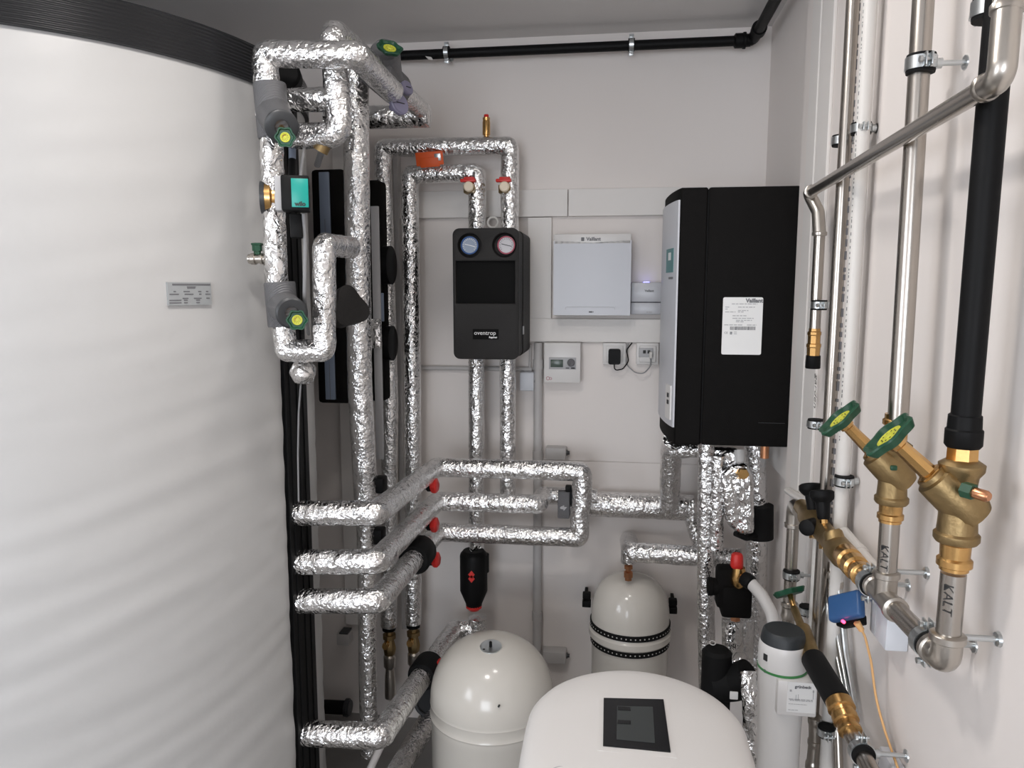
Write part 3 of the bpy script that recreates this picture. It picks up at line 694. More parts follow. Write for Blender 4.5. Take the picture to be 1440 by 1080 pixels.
zc = lambda c, cb, Y: c.z + (cb.z - c.z) * (Y - c.y) / (cb.y - c.y)
collar(p3, 2.24, XT, zc(c3, c3b, 2.24))
# bottom pipe
c4 = V((XT, YT, z_at(535, 1035, YT))); c4b = P(640, 884, Y=2.62); e4 = P(672, 886, Y=2.62)
p4 = foil_run([T_(1030, 418), c4, c4b, e4, V((e4.x, 2.62, e4.z + 0.05))], 0.0345, 'lowest foil pipe leaving the tank, running back to the black dirt separator')
tt = (2.36 - YT) / (2.62 - YT); xc4 = c4.x + (c4b.x - c4.x) * tt
MB().lathe(c4.lerp(c4b, 0.46), c4b - c4, [(0, .03), (0, .043), (.014, .049), (.095, .049), (.108, .043), (.108, .03)], 28).build('black_collar', 'rubber', p4)
kp = c4.lerp(c4b, 0.64)
vent(p4, 617, 937, 2.26)
gg = thing('pressure_dial', P(600, 985, Y=2.30), 'dark round dial half hidden behind the big cream tank', 'gauge')
MB().torus(P(603, 985, Y=2.36), ori(0.4, 0.2, 1), 0.046, 0.007).lathe(P(603, 985, Y=2.36), ori(.4, .2, 1), [(-.02, .04), (-.002, .042)], 28).build('dial_body', 'dark', gg)
# floor level pipes behind the tank
pipe('insulated_pipe', [P(545, 1110, Y=2.02), P(640, 950, Y=2.62)], 0.036, 'foil pipe lying low on the floor behind the cream tank', m='foil', lump=.05)
tag(MB().tube([P(512, 1100, Y=1.95), P(540, 1040, Y=2.05)], 0.011, seg=14).build('thin_pipe', 'conduit'), 'thin grey pipe under the lowest foil pipe', 'pipe')
bp = thing('pipe_end', P(474, 994, Y=2.70), 'black pipe piece with flange low on the wall behind the tank', 'pipe')
MB().tube([P(440, 993, Y=2.70), P(486, 995, Y=2.70)], 0.027, seg=20).build('pipe_body', 'black', bp)
MB().lathe(P(486, 995, Y=2.70), (1, 0, 0), [(0, .036), (.012, .036), (.012, .03), (.02, .03)], 20).build('flange', 'dark', bp)
bx = thing('junction_box', P(488, 905, Y=2.76), 'small box low on the wall behind the tank', 'junction box', None)
MB().box(P(485, 896, Y=2.735), (.052, .05, .048), .004).build('box_body', 'conduit', bx); MB().box(P(486, 887, Y=2.735), (.036, .052, .006), .001).build('box_lid', 'dark', bx)

# dirt separator
Ys = 2.62
ds = thing('dirt_separator', P(665, 868, Y=Ys), 'black dirt separator bottle with a red diamond mark', 'separator')
tz = P(666, 775, Y=Ys); r_ = rad(41, Ys)
MB().lathe(tz + V((0, 0, .004)), (0, 0, -1), [(0, .02), (0, r_ * .75), (.012, r_ * .95), (.02, r_), (.155, r_), (.205, r_ * .6), (.215, r_ * .58), (.215, 0)], 24).build('separator_body', 'black', ds, 35)
MB().lathe(tz + V((.022, .01, -.03)), (0, 0, -1), [(-.02, .02), (-.015, .034), (.05, .034), (.06, .02)], 24).build('side_boss', 'black', ds)
MB().lathe(tz - V((0, 0, .205)), (0, 0, -1), [(0, .030), (.012, .030), (.016, .024), (.022, .020), (.022, 0)], 20).build('red_drain', 'red', ds)
dm = P(663, 811, Y=Ys - r_ * 1.0)
dd = MB()
for k, (ox, oz, s_) in enumerate(((0, .008, .015), (0, -.008, .015))): dd.prism([(0, s_), (s_ * .8, 0), (0, -s_), (-s_ * .8, 0)], dm + V((ox, -.0012, oz)), X_, Z_, (0, .002, 0))
dd.build('diamond_mark', 'red', ds)
MB().tube([tz, tz + V((0.006, 0, .05))], .017, seg=16, step=.01, lump=.1).build('foil_neck', 'foil2', ds)

# right hand header along the wall and the clip-on sensor
YH = 2.715; rH = 0.047
hz = lambda x, y: P(x, y, Y=YH)
hh_ = pipe('insulated_pipe', [hz(822, 708), hz(975, 714)], rH, 'thick foil header running right along the back wall to the black wall unit', lump=.05)
MB().tube([hz(966, 706), hz(972, 722), P(992, 790, Y=2.60)], .030, .03, 20, .012, .06).build('drop_leg', 'foil', hh_)
pipe('insulated_pipe', [P(941, 716, Y=2.66), P(944, 630, Y=2.56), P(948, 618, Y=2.50)], rad(29, 2.6), 'foil pipe rising from the thick header to the left underside of the black unit', lump=.06)
pipe('insulated_pipe', [P(945, 634, Y=2.52), P(990, 632, Y=2.48)], rad(22, 2.5), 'short level foil pipe right under the black wall unit', lump=.07)
sn = thing('clip_sensor', P(795, 730, Y=2.6), 'dark grey clip-on sensor strapped beside the rectangular pipe bend', 'sensor')
sc_ = P(793, 709, Y=2.57)
MB().box(sc_, (.042, .03, .098), .004).build('sensor_case', 'grey_ins', sn)
MB().box(sc_ + V((.026, .02, .004)), (.02, .05, .09), .004).box(sc_ + V((.016, .0, .058)), (.022, .03, .022), .004).build('pipe_clip', 'black', sn)
MB().prism([(-.012, -.004), (.0, -.006), (.0, -.012), (.012, .002), (.002, .003), (.002, .009), (-.012, .002)], sc_ + V((0, -.0158, -.008)), X_, Z_, (0, -.001, 0)).build('arrow_mark', 'grey', sn)

# ================================================================== BLACK TOP PIPE
YP = 2.725
bpz = P(570, 78, Y=YP); bpe = P(1045, 57, Y=YP)
tp_ = thing('drain_pipe', bpz, 'black plastic pipe running under the ceiling along the back wall', 'pipe')
MB().tube([V((-0.82, YP, bpz.z)), V((bpe.x, YP, bpe.z))], .0165, seg=20).build('long_run', 'black', tp_)
MB().lathe(V((bpe.x - .03, YP, bpe.z)), (1, 0, 0), [(0, .018), (.004, .024), (.028, .024), (.030, .027), (.038, .027), (.040, .021), (.055, .020)], 24).build('socket', 'black', tp_)
pe = V((0.452, YP - .012, bpe.z + .006))
MB().tube([V((bpe.x + .02, YP, bpe.z)), pe + V((-.005, .01, 0)), pe + V((0, -.045, .006))], .020, .02, 20).lathe(pe + V((0, -.04, .005)), (0, -1, .1), [(0, .0245), (.03, .0245), (.03, .018)], 20).build('elbow', 'black', tp_)
MB().tube([pe + V((0, -.04, .004)), V((.452, -1.0, bpe.z + .04))], .0175, seg=20).build('side_run', 'black', tp_)
MB().prism([(0, 0), (.022, -.004), (.030, -.016), (.012, -.012)], P(598, 79, Y=YP - .0168) , X_, Z_, (0, -.0006, 0)).build('paint_smear', 'cable', tp_)
clamp(P(628, 74, Y=YP), (1, 0, 0), .0165, (0, 1, 0), .07, 'pipe clamp on the black ceiling pipe nearest the gauges', 'clamps on the black ceiling pipe')
clamp(P(888, 63, Y=YP), (1, 0, 0), .0165, (0, 1, 0), .07, 'pipe clamp on the black ceiling pipe above the control box and wall unit', 'clamps on the black ceiling pipe')

# ================================================================== CONTROL BOXES ON THE BACK WALL
a = P(779, 331, Y=2.70); b = P(886, 445, Y=2.70)
cx, cz, W_, H_ = (a.x + b.x) / 2, (a.z + b.z) / 2, b.x - a.x, a.z - b.z
cbx = thing('control_box', (cx, 2.79, b.z), 'large square white control box between the mounting boards', 'control box')
MB().box((cx, 2.755, cz), (W_ - .004, .075, H_), .006).build('case', 'white', cbx)
hd = H_ * .09
MB().box((cx, 2.705, a.z - hd / 2 - .002), (W_, .03, hd + .012), .004).build('top_strip', 'white', cbx)
n = 24
wave = [(-W_ / 2, -H_ / 2 + .004), (W_ / 2, -H_ / 2 + .004)] + [(W_ / 2 - W_ * k / n, H_ / 2 - hd + .006 - .008 * (1 - abs(2 * k / n - 1)) ** 1.5) for k in range(n + 1)]
MB().prism(wave, (cx, 2.690, cz), X_, Z_, (0, .03, 0)).build('front_cover', 'coolwhite', cbx)
text('lettering', 'Vaillant', .017, (cx + .004, 2.6895, a.z - hd / 2 - .002), X_, Z_, 'greyink', cbx, bold=.0006)
MB().prism(rrect(.011, .013, .002), (cx - .034, 2.6895, a.z - hd / 2 - .002), X_, Z_, (0, -.0005, 0)).build('emblem', 'greyink', cbx)
gr = MB().tube([V((cx - W_ * .34, 2.6895, cz - H_ * .42)), V((cx - W_ * .34, 2.6895, cz - H_ * .385)), V((cx + W_ * .30, 2.6895, cz - H_ * .385)), V((cx + W_ * .30, 2.6895, cz - H_ * .42))], .0007, .01, 6)
gr.build('cover_groove', 'grey', cbx)
strips('small_print', V((cx - .009, 2.6898, cz - H_ * .445)), X_, Z_, [(0, 0, .004, .005), (.005, 0, .006, .005), (.013, 0, .003, .004)], 'ink', cbx)
# gateway
a = P(887, 397, Y=2.74); b = P(950, 443, Y=2.74)
cx, W_ = (a.x + b.x) / 2, b.x - a.x
gm = P(887, 425, Y=2.74).z
gw = thing('internet_gateway', (cx, 2.79, b.z), 'small white gateway half hidden by the black wall unit', 'gateway')
MB().box((cx, 2.765, (a.z + gm) / 2), (W_, .06, a.z - gm - .001), .006).build('upper_case', 'coolwhite', gw)
MB().box((cx, 2.768, (gm + b.z) / 2), (W_, .054, gm - b.z - .002), .005).build('lower_case', 'coolwhite', gw)
text('lettering', 'Vaillant', .011, (P(913, 409, Y=2.735).x, 2.735, P(913, 409, Y=2.735).z), X_, Z_, 'greyink', gw, bold=.0004)
strips('small_print', V((P(913, 439, Y=2.74).x - .01, 2.7409, P(913, 439, Y=2.74).z)), X_, Z_, [(0, 0, .006, .003), (.008, 0, .012, .003)], 'grey', gw)
MB().box((P(909, 396, Y=2.77).x, 2.775, a.z + .001), (.022, .012, .003), .001).build('indicator', 'ledblue', gw)
# room controller
a = P(765, 482, Y=2.735); b = P(816, 539, Y=2.735)
cx, cz, W_, H_ = (a.x + b.x) / 2, (a.z + b.z) / 2, b.x - a.x, a.z - b.z
rc = thing('heating_controller', (cx, 2.79, b.z), 'white controller with green display under the mounting board', 'controller')
MB().box((cx, 2.762, cz), (W_, .056, H_), .004).build('case', 'white', rc)
fp = P(791, 511, Y=2.733); 
MB().box((fp.x, 2.7338, fp.z), (.100, .004, .044), .002).build('control_panel', 'grey', rc)
q = P(783, 511, Y=2.732); MB().box((q.x, 2.7312, q.z), (.046, .003, .028), .001).build('display', 'lcdgreen', rc)
q = P(803, 510, Y=2.732); MB().lathe((q.x, 2.732, q.z), (0, -1, 0), [(0, .0145), (.010, .0135), (.011, .012), (.011, 0)], 28).build('dial_knob', 'grey_ins', rc)
strips('print', V((fp.x + .012, 2.7317, fp.z - .017)), X_, Z_, [(0, 0, .012, .003), (.02, 0, .014, .005)], 'ink', rc)
q = P(772, 532, Y=2.733); lm = MB().torus((q.x - .004, 2.7335, q.z), (0, 1, 0), .006, .0009, 20, 6).torus((q.x + .006, 2.7335, q.z - .001), (0, 1, 0), .004, .0008, 20, 6); lm.build('logo_mark', 'dialred', rc)
# sockets
def socket(x0, x1, y0, y1, label):
    a = P(x0, y0, Y=2.775); b = P(x1, y1, Y=2.775); cx, cz = (a.x + b.x) / 2, (a.z + b.z) / 2; W_, H_ = b.x - a.x, a.z - b.z
    t = thing('wall_socket', (cx, YB, b.z), label, 'socket', 'white sockets under the lower mounting board')
    MB().box((cx, 2.785, cz), (W_, .03, H_), .004).build('frame', 'white', t)
    MB().box((cx, 2.768, cz), (W_ * .74, .012, H_ * .74), .003).build('insert', 'white', t)
    return t, cx, cz, W_, H_
s1, cx1, cz1, W1, H1 = socket(848, 880, 482, 513, 'white power socket holding the black plug adapter')
s2, cx2, cz2, W2, H2 = socket(895, 926, 482, 513, 'white network socket holding the pale patch plug')
ad = thing('plug_adapter', P(864, 513, Y=2.75), 'black plug-in power adapter in the left socket', 'power adapter')
c_ = P(864, 502, Y=2.735); MB().prism(rrect(.044, .056, .008), c_, X_, Z_, (0, .028, 0)).build('adapter_case', 'black', ad)
MB().tube([c_ + V((0, .01, -.026)), P(864, 521, Y=2.745), P(876, 519, Y=2.755), P(884, 508, Y=2.765), P(881, 492, Y=2.772), P(889, 482, Y=2.775)], .0022, .02, 8).build('power_cable', 'black', ad)
c_ = P(914, 496, Y=2.760)
MB().box(c_ + V((-.014, .004, 0)), (.052, .008, .034), .002).build('jack_plate', 'grey', s2)
MB().box(c_ + V((-.020, .0, .003)), (.010, .004, .012), .0005).box(c_ + V((-.004, .0, .003)), (.010, .004, .012), .0005).build('jack', 'ink', s2)
pc = thing('patch_cable', c_, 'thin grey patch cable looping down from the network socket', 'cable')
MB().box(c_ + V((.003, -.004, -.008)), (.011, .014, .024), .002).build('plug', 'cable', pc)
MB().tube([c_ + V((.003, -.004, -.02)), P(915, 515, Y=2.755), P(905, 526, Y=2.76), P(893, 524, Y=2.765), P(882, 514, Y=2.77), P(879, 498, Y=2.778), P(884, 483, Y=2.78)], .0022, .03, 8).build('cable_run', 'greycable', pc)

# conduits and junction boxes
cv = thing('cable_conduit', P(757, 930, Y=2.77), 'grey vertical conduit down the back wall right of the black pump station', 'conduit')
a = P(757, 482, Y=2.772); b = P(757, 930, Y=2.772)
MB().tube([a, V((a.x, a.y, b.z))], .0165, seg=18).build('tube', 'conduit', cv)
for yy in (866, 640, 512): q = P(757, yy, Y=2.772); MB().lathe(V((a.x, 2.772, q.z)), (0, 0, 1), [(-.018, .0165), (-.018, .0195), (.018, .0195), (.018, .0165)], 18).build('coupler', 'conduit', cv)
ch_ = thing('cable_conduit', P(660, 518, Y=2.78), 'thin grey level conduit behind the pump station pipes', 'conduit')
a = P(590, 517, Y=2.785); b = P(748, 519, Y=2.785); MB().tube([a, V((b.x, b.y, a.z))], .009, seg=14).build('tube', 'conduit', ch_)
tag(MB().tube([P(746, 484, Y=2.785), P(745, 525, Y=2.785)], .005, seg=8).build('cable', 'conduit'), 'thin cable dropping into the grey box beside the pump station', 'cable')
def jbox(x0, x1, y0, y1, lbl, m='grey'):
    a = P(x0, y0, Y=2.75); b = P(x1, y1, Y=2.75); t = thing('junction_box', ((a.x + b.x) / 2, YB, b.z), lbl, 'junction box', 'grey junction boxes on the back wall')
    MB().box(((a.x + b.x) / 2, 2.772, (a.z + b.z) / 2), (b.x - a.x, .05, a.z - b.z), .005).build('box_body', m, t)
    MB().box(((a.x + b.x) / 2, 2.7465, (a.z + b.z) / 2), ((b.x - a.x) * .96, .006, (a.z - b.z) * .94), .002).build('box_lid', m, t)
    MB().lathe((b.x - .002, 2.772, (a.z + b.z) / 2), (1, 0, 0), [(0, .012), (.006, .012), (.006, .008), (.014, .007)], 12).build('gland', 'dark', t)
jbox(731, 751, 523, 550, 'blue grey junction box beside the foil pipe under the pump station', 'boxgrey')
jbox(767, 796, 629, 647, 'grey junction box just above the rectangular pipe bend', 'conduit')
jbox(763, 796, 915, 934, 'grey junction box at the foot of the vertical conduit', 'conduit')

# ================================================================== BLACK WALL UNIT ON THE RIGHT
SY0, SY1 = 2.16, 2.62
zt_ = P(1060, 262, Y=SY0).z; zb_ = P(1060, 628, Y=SY0).z
xs = 0.2515; xf = 0.176; bul = 0.026
stn = thing('fresh_water_unit', (XN - 0.05, 2.39, zb_), 'tall black wall unit with a curved white front and white type label', 'water unit')
def front_curve(x0, d, n=14): return [(x0 - d * math.sin(PI * k / n) ** 0.8, SY0 + (SY1 - SY0) * k / n) for k in range(n + 1)]
ol = front_curve(xf, bul); ol = ol + [(xs - .0015, SY1), (xs - .0015, SY0)]
mb = MB().prism(ol, (0, 0, zb_), X_, (0, 1, 0), (0, 0, zt_ - zb_)); o_ = mb.build('front_shell', 'epp', stn, 25)
o_.modifiers.new('b', 'BEVEL').width = .004
mb = MB().box(((xs + .0015 + .4935) / 2, (SY0 + SY1) / 2, (zt_ + zb_) / 2), (.4935 - xs - .0015, SY1 - SY0, zt_ - zb_), .005)
mb.build('rear_shell', 'epp', stn)
MB().box((xs, (SY0 + SY1) / 2, (zt_ + zb_) / 2), (.02, SY1 - SY0 - .012, zt_ - zb_ - .012)).build('seam', 'black', stn)
wz1_ = P(958, 281, Y=SY0).z; wz0_ = P(952, 601, Y=SY0).z
cur = front_curve(xf - .001, bul, 20); cur2 = front_curve(xf - .006, bul, 20)
wp = MB().prism(cur2 + list(reversed(cur)), (0, 0, wz0_), X_, (0, 1, 0), (0, 0, wz1_ - wz0_)); fpn = wp.build('front_panel', 'coolwhite', stn, 50)
def on_front(y, z, h, y2, m, name, label=None, lift=.0012):
    n = 6; ks = [(y + (y2 - y) * k / n) for k in range(n + 1)]
    fx = lambda yy, e: xf - .006 - e - bul * math.sin(PI * (yy - SY0) / (SY1 - SY0)) ** .8
    return MB().prism([(fx(yy, lift), yy) for yy in ks] + [(fx(yy, -.001), yy) for yy in reversed(ks)], (0, 0, z - h / 2), X_, (0, 1, 0), (0, 0, h)).build(name, m, fpn, 40, label)
zs = P(947, 366, Y=2.2).z
on_front(2.19, zs, .068, 2.28, 'tealgreen', 'round_sticker', 'teal sticker')
on_front(2.215, zs + .012, .022, 2.25, 'paper', 'sticker_print')
on_front(2.19, zs - .05, .006, 2.24, 'greyink', 'small_print')
zs = P(950, 565, Y=2.2).z
on_front(2.175, zs, .10, 2.23, 'white', 'switch_cover', lift=.003)
on_front(2.19, zs + .02, .012, 2.205, 'ink', 'switch', lift=.005); on_front(2.19, zs, .012, 2.205, 'ink', 'switch', lift=.005)
# type label on the side facing the room
la = P(1017, 418, Y=SY0); lb = P(1070, 499, Y=SY0); lcx, lcz = (la.x + lb.x) / 2, (la.z + lb.z) / 2; lw, lh = lb.x - la.x, la.z - lb.z
tl = MB().prism(rrect(lw, lh, .005), (lcx, SY0 - .0008, lcz), X_, Z_, (0, .001, 0)).build('type_label', 'paper', stn, label='white type label')
fo_ = V((lcx, SY0 - .0009, lcz))
text('lettering', 'Vaillant', .0155, fo_ + V((lw * .28, 0, lh * .44)), X_, Z_, 'greyink', tl, bold=.0006)
rows = []
for yy, xa, xb in ((.385, -.28, .36), (.33, -.44, -.32), (.33, -.12, .30), (.295, -.44, -.38), (.27, -.12, .14), (.245, -.44, -.18), (.245, -.12, .02), (.18, -.25, .10), (.135, -.25, .28), (.10, -.16, .24), (.075, -.16, .04), (.02, -.45, .0), (.02, .12, .36)):
    rows += words(xa * lw, xb * lw, yy * lh, .0022)
strips('small_print', fo_, X_, Z_, rows, 'grey', tl)
rows = []; x = -.30
while x < .33:
    wd = random.choice((.006, .010, .016)); rows.append((x * lw, -.038 * lh, wd * lw, .06 * lh)); x += wd + random.choice((.006, .012))
strips('barcode', fo_, X_, Z_, rows, 'greyink', tl)
text('ce_mark', 'CE', .008, fo_ + V((-lw * .40, 0, -lh * .12)), X_, Z_, 'greyink', tl)
strips('small_marks', fo_, X_, Z_, [(-.30 * lw, -.11 * lh, .006, .003), (-.30 * lw, -.135 * lh, .006, .003), (-.20 * lw, -.105 * lh, .008, .001), (-.20 * lw, -.135 * lh, .008, .001)], 'greyink', tl)
MB().box((P(1085, 595, Y=SY0).x, SY0 - .0002, P(1085, 595, Y=SY0).z), (.072, .0006, .001)).build('moulding_line', 'dark', stn)

# ------------------------------------------------------------------ foil work below the unit
Yq = 2.30
def Q(x, y, Y=Yq): return P(x, y, Y=Y)
sh = pipe('insulated_pipe', [Q(993, 622), Q(992, 786)], rad(23, Yq), 'long straight foil pipe dropping below the front of the black wall unit', lump=.05)
MB().tube([Q(1009, 640, 2.28), Q(1006, 772, 2.28)], rad(21, Yq), seg=22, step=.011, lump=.06).build('second_fold', 'foil', sh)
MB().box(Q(1012, 648, 2.32), (.115, .05, .085), .018, seg=3).build('foil_sheet', 'foil2', sh)
pipe('insulated_pipe', [Q(992, 780, 2.36), Q(995, 1040, 2.36)], rad(24, 2.36), 'foil pipe continuing straight down beside the white wall to the black elbow', lump=.07)
fl = thing('foil_elbow', Q(1040, 750, 2.26), 'crumpled foil flap wrapped over a fitting with brass cap under the black unit', 'pipe')
pts2 = [(1012, 668), (1030, 654), (1050, 652), (1061, 668), (1062, 752), (1040, 753), (1022, 738), (1017, 706)]
o3 = Q(1040, 700, 2.245); outl = [((Q(x, y, 2.245) - o3).x, (Q(x, y, 2.245) - o3).z) for x, y in pts2]
fm = MB().prism(outl, o3, X_, Z_, (0, .075, 0)); fobj = fm.build('foil_flap', 'foil2', fl, 30)
bv = fobj.modifiers.new('b', 'BEVEL'); bv.width = .014; bv.segments = 3
MB().lathe(Q(1043, 665, 2.25), (0.1, -1, 0.05), [(-.01, .018), (0, .018), (.018, .018), (.022, .016), (.022, 0)], 6).build('brass_cap', 'brass', fl)
MB().tube([Q(1040, 633, 2.30), Q(1041, 662, 2.28)], rad(14, 2.3), seg=18).build('white_neck', 'pvc', fl)
pipe('insulated_pipe', [Q(1061, 622, 2.36), Q(1064, 700, 2.36), Q(1064, 800, 2.36), Q(1062, 935, 2.36)], rad(29, 2.36), 'thick foil pipe standing against the right wall below the black unit', lump=.05)
bw = thing('pipe_sleeve', Q(1070, 757, 2.3), 'black foam sleeve wrapped around the rear foil pipe below the black unit', 'sleeve')
MB().tube([Q(1068, 710, 2.34), Q(1068, 756, 2.34)], .042, seg=24).build('sleeve_body', 'rubber', bw)
MB().tube([Q(1034, 750, 2.26), Q(1050, 757, 2.28), Q(1068, 752, 2.32)], .009, .03, 14).build('sleeve_tail', 'rubber', bw)
tag(MB().tube([P(1076, 615, Y=2.24), P(1075, 644, Y=2.24)], .0125, seg=16).build('copper_pipe', 'copper'), 'short copper pipe coming out under the black unit by the wall', 'pipe')
# pipe to the wall mounted vessel
Yv = 2.52
vp = pipe('insulated_pipe', [P(884, 760, Y=2.77), P(887, 776, Y=Yv), P(1042, 786, Y=2.42)], rad(28, Yv), 'foil pipe leading level from the small strapped vessel to the safety valve', lump=.06)
vt = P(884, 786, Y=Yv)
MB().tube([vt + V((0, 0, .02)), vt - V((0, 0, .012))], .027, seg=22, step=.01, lump=.06).build('foil_bend', 'foil2', vp)
MB().lathe(vt - V((0, 0, .01)), (0, 0, -1), [(0, .012), (.010, .012), (.012, .016), (.024, .016), (.026, .010), (.032, .010), (.036, .017), (.054, .017), (.056, .013), (.066, .013)], 6).build('union_nut', 'copper', vp)

# safety valve group
Ya = 2.22
sg_ = thing('safety_valve', P(1037, 870, Y=Ya), 'black insulated safety valve with red cap and white hose', 'valve')
A_ = lambda x, y, Y=Ya: P(x, y, Y=Y)
MB().lathe(A_(1036, 796, 2.19), (0, 0, 1), [(-.006, .014), (0, .0185), (.008, .0185), (.034, .0165), (.038, .013), (.038, 0)], 20, LOB(10, .03)).build('red_cap', 'red', sg_)
MB().lathe(A_(1038, 826, 2.19), (0, 0, 1), [(0, .012), (.01, .020), (.03, .023), (.05, .020), (.062, .018)], 18).lathe(A_(1036, 812, 2.19), A_(1062, 818, 2.14) - A_(1036, 812, 2.19), [(0, .016), (.05, .016)], 18).build('brass_body', 'brass', sg_)
c_ = A_(1034, 842, 2.22)
MB().box(c_, (.088, .07, .098), .010).box(A_(1022, 824, 2.225), (.065, .06, .125), .012).lathe(A_(1010, 825), (-1, 0, 0), [(0, .026), (.016, .026), (.018, .028), (.030, .028), (.032, .022)], 20).build('foam_cover', 'epp', sg_)
MB().lathe(A_(1034, 862, 2.21), (0, 0, -1), [(0, .015), (.022, .015), (.024, .012)], 6).build('lower_nut', 'copper', sg_)
h0 = A_(1045, 812, 2.15); h1 = A_(1056, 820, 2.13)
MB().lathe(h0, h1 - h0, [(0, .019), (.012, .022), (.030, .021), (.034, .016)], 18).build('hose_nut', 'black', sg_)
MB().tube([h1, A_(1072, 838, 2.09), A_(1085, 862, 2.06), A_(1092, 900, 2.03), A_(1094, 960, 2.02)], rad(17, 2.1), .05, 18).build('discharge_hose', 'white', sg_)
# foil pipes below it
pz = pipe('insulated_pipe', [P(1030, 870, Y=2.26), P(1031, 925, Y=2.26), P(1050, 940, Y=2.24)], rad(30, 2.26), 'foil pipe right below the black safety valve', lump=.08, m='foil2')
pipe('insulated_pipe', [P(1047, 872, Y=2.30), P(1046, 930, Y=2.28)], rad(26, 2.26), 'second foil pipe close right of the pipe below the safety valve', lump=.08)
pipe('insulated_pipe', [P(1052, 945, Y=2.02), P(1057, 985, Y=1.98), P(1060, 1110, Y=1.98)], rad(27, 2.0), 'crumpled foil pipe running down between softener lid and white filter', lump=.10, m='foil2')
be = thing('black_elbow', P(1005, 1000, Y=2.1), 'bulky black foam elbow behind the softener lid', 'elbow')
e0 = P(1005, 912, Y=2.08)
MB().lathe(P(1003, 1060, Y=2.08), (0, 0, 1), [(0, .041), ((e0.z - P(1003, 1060, Y=2.08).z) - .01, .042), ((e0.z - P(1003, 1060, Y=2.08).z), .032), ((e0.z - P(1003, 1060, Y=2.08).z) + .002, 0)], 28).tube([P(1006, 962, Y=2.08), P(1032, 960, Y=2.07), P(1054, 952, Y=2.05)], .050, .05, 28).build('foam_body', 'rubber', be)
MB().torus(P(1002, 904, Y=2.075) , (0, -.35, 1), .008, .0012, 24, 6).build('ring_mark', 'white', be)
MB().box(P(1032, 978, Y=1.99), (.022, .006, .022), .002).build('paper_square', 'paper', be)

# ================================================================== EXPANSION VESSELS
def vessel(c, r, prof, name, label, cat, group=None):
    t = thing(name, (c.x, c.y, c.z), label, cat, group); MB().lathe(c, (0, 0, 1), prof, 64).build('vessel_body', 'offwhite', t, 30); return t
def dome(r, z0, h, n=14, p=2.4):
    return [(z0 + h * math.sin(PI / 2 * k / n) ** (2 / 2.0), r * max(0, math.cos(PI / 2 * k / n)) ** (2 / p)) for k in range(n + 1)]
# strapped vessel hanging on the wall
vx = P(886, 870, Y=2.60); rv = 0.139
ztop = P(886, 812, Y=2.58).z; zs1 = P(829, 862, Y=2.60).z
zb = .03
lowd = [(zb - h, r) for h, r in []]
seam = P(886, 911, Y=2.60 - rv).z
prof = [(zb, 0.0), (zb + .004, .05)] + [(zb + .11 - .10 * math.cos(PI / 2 * k / 8), rv * .98 * math.sin(PI / 2 * k / 8) ** .7) for k in range(1, 9)]
prof += [(seam - .03, rv * .98), (seam - .022, rv), (seam - .018, rv + .002), (seam - .012, rv + .008), (seam + .008, rv + .008), (seam + .014, rv + .002), (seam + .02, rv)]
prof += dome(rv, zs1 + .01, ztop - zs1 - .01, 18, 3.0)
wv = vessel(V((vx.x, 2.60, 0)), rv, prof, 'expansion_vessel', 'small cream expansion vessel with two black straps on the back wall', 'expansion vessel')
for zz, rr in ((P(886, 899, Y=2.60 - rv).z, rv + .0015), (P(886, 922, Y=2.60 - rv).z, rv * .985 + .002)):
    b_ = MB().lathe((vx.x, 2.60, zz - .010), (0, 0, 1), [(0, rr - .004), (0, rr + .003), (.020, rr + .003), (.020, rr - .004)], 72).build('strap', 'rubber', wv)
    d = MB()
    for k in range(56):
        t = 2 * PI * k / 56; n = V((math.cos(t), math.sin(t), 0)); u, w, _ = frame(n)
        d.lathe(V((vx.x, 2.60, zz)) + n * (rr + .003), n, [(0, .0024), (.0006, .0024)], 8)
    d.build('strap_holes', 'cable', b_)
for sgn, px, py in ((-1, 825, 843), (1, 946, 852)):
    q = P(px, py, Y=2.70); k = MB().box(q + V((0, 0, .017)), (.030, .03, .020), .003).box(q - V((0, 0, .014)), (.032, .03, .024), .003)
    k.box((q.x + .004 * sgn, 2.755, q.z), (.012, .09, .02), .002); k.build('wall_bracket', 'rubber', wv)
# big vessel on the floor
bc = P(692, 960, Y=2.15); rb_ = (P(778, 960, Y=2.15).x - P(608, 960, Y=2.15).x) / 2 * 1.005
ztp = P(692, 907, Y=2.11).z; zsh = P(700, 1040, Y=2.15 - rb_).z
prof = [(-.08, 0), (-.08, rb_ * .5), (-.05, rb_ * .85), (0, rb_ * .985), (zsh - .05, rb_ * .985), (zsh - .046, rb_ * .995), (zsh - .028, rb_ * .995), (zsh - .024, rb_ * 1.0), (zsh - .020, rb_ * 1.012), (zsh - .014, rb_ * 1.0), (zsh - .006, rb_ * .995), (zsh + .012, rb_), (zsh + .016, rb_ * 1.006), (zsh + .02, rb_)]
prof += dome(rb_, zsh + .024, ztp - zsh - .024, 18, 2.5)
bvz = vessel(V((bc.x, 2.15, 0)), rb_, prof, 'expansion_vessel', 'big cream expansion vessel on the floor behind the white softener', 'expansion vessel')
for k in range(3):
    t = PI / 2 + 2 * PI * k / 3; MB().tube([V((bc.x + rb_ * .8 * math.cos(t), 2.15 + rb_ * .8 * math.sin(t), FZ)), V((bc.x + rb_ * .8 * math.cos(t), 2.15 + rb_ * .8 * math.sin(t), -.02))], .014, seg=12).build('leg', 'offwhite', bvz)
tq = V((bc.x + .004, 2.15 - .045, ztp - .0025)); nn = V((0, -.16, 1)).normalized()
MB().lathe(tq, nn, [(-.004, .033), (.0015, .033), (.002, .030), (.002, 0)], 32).build('valve_plate', 'zinc', bvz)
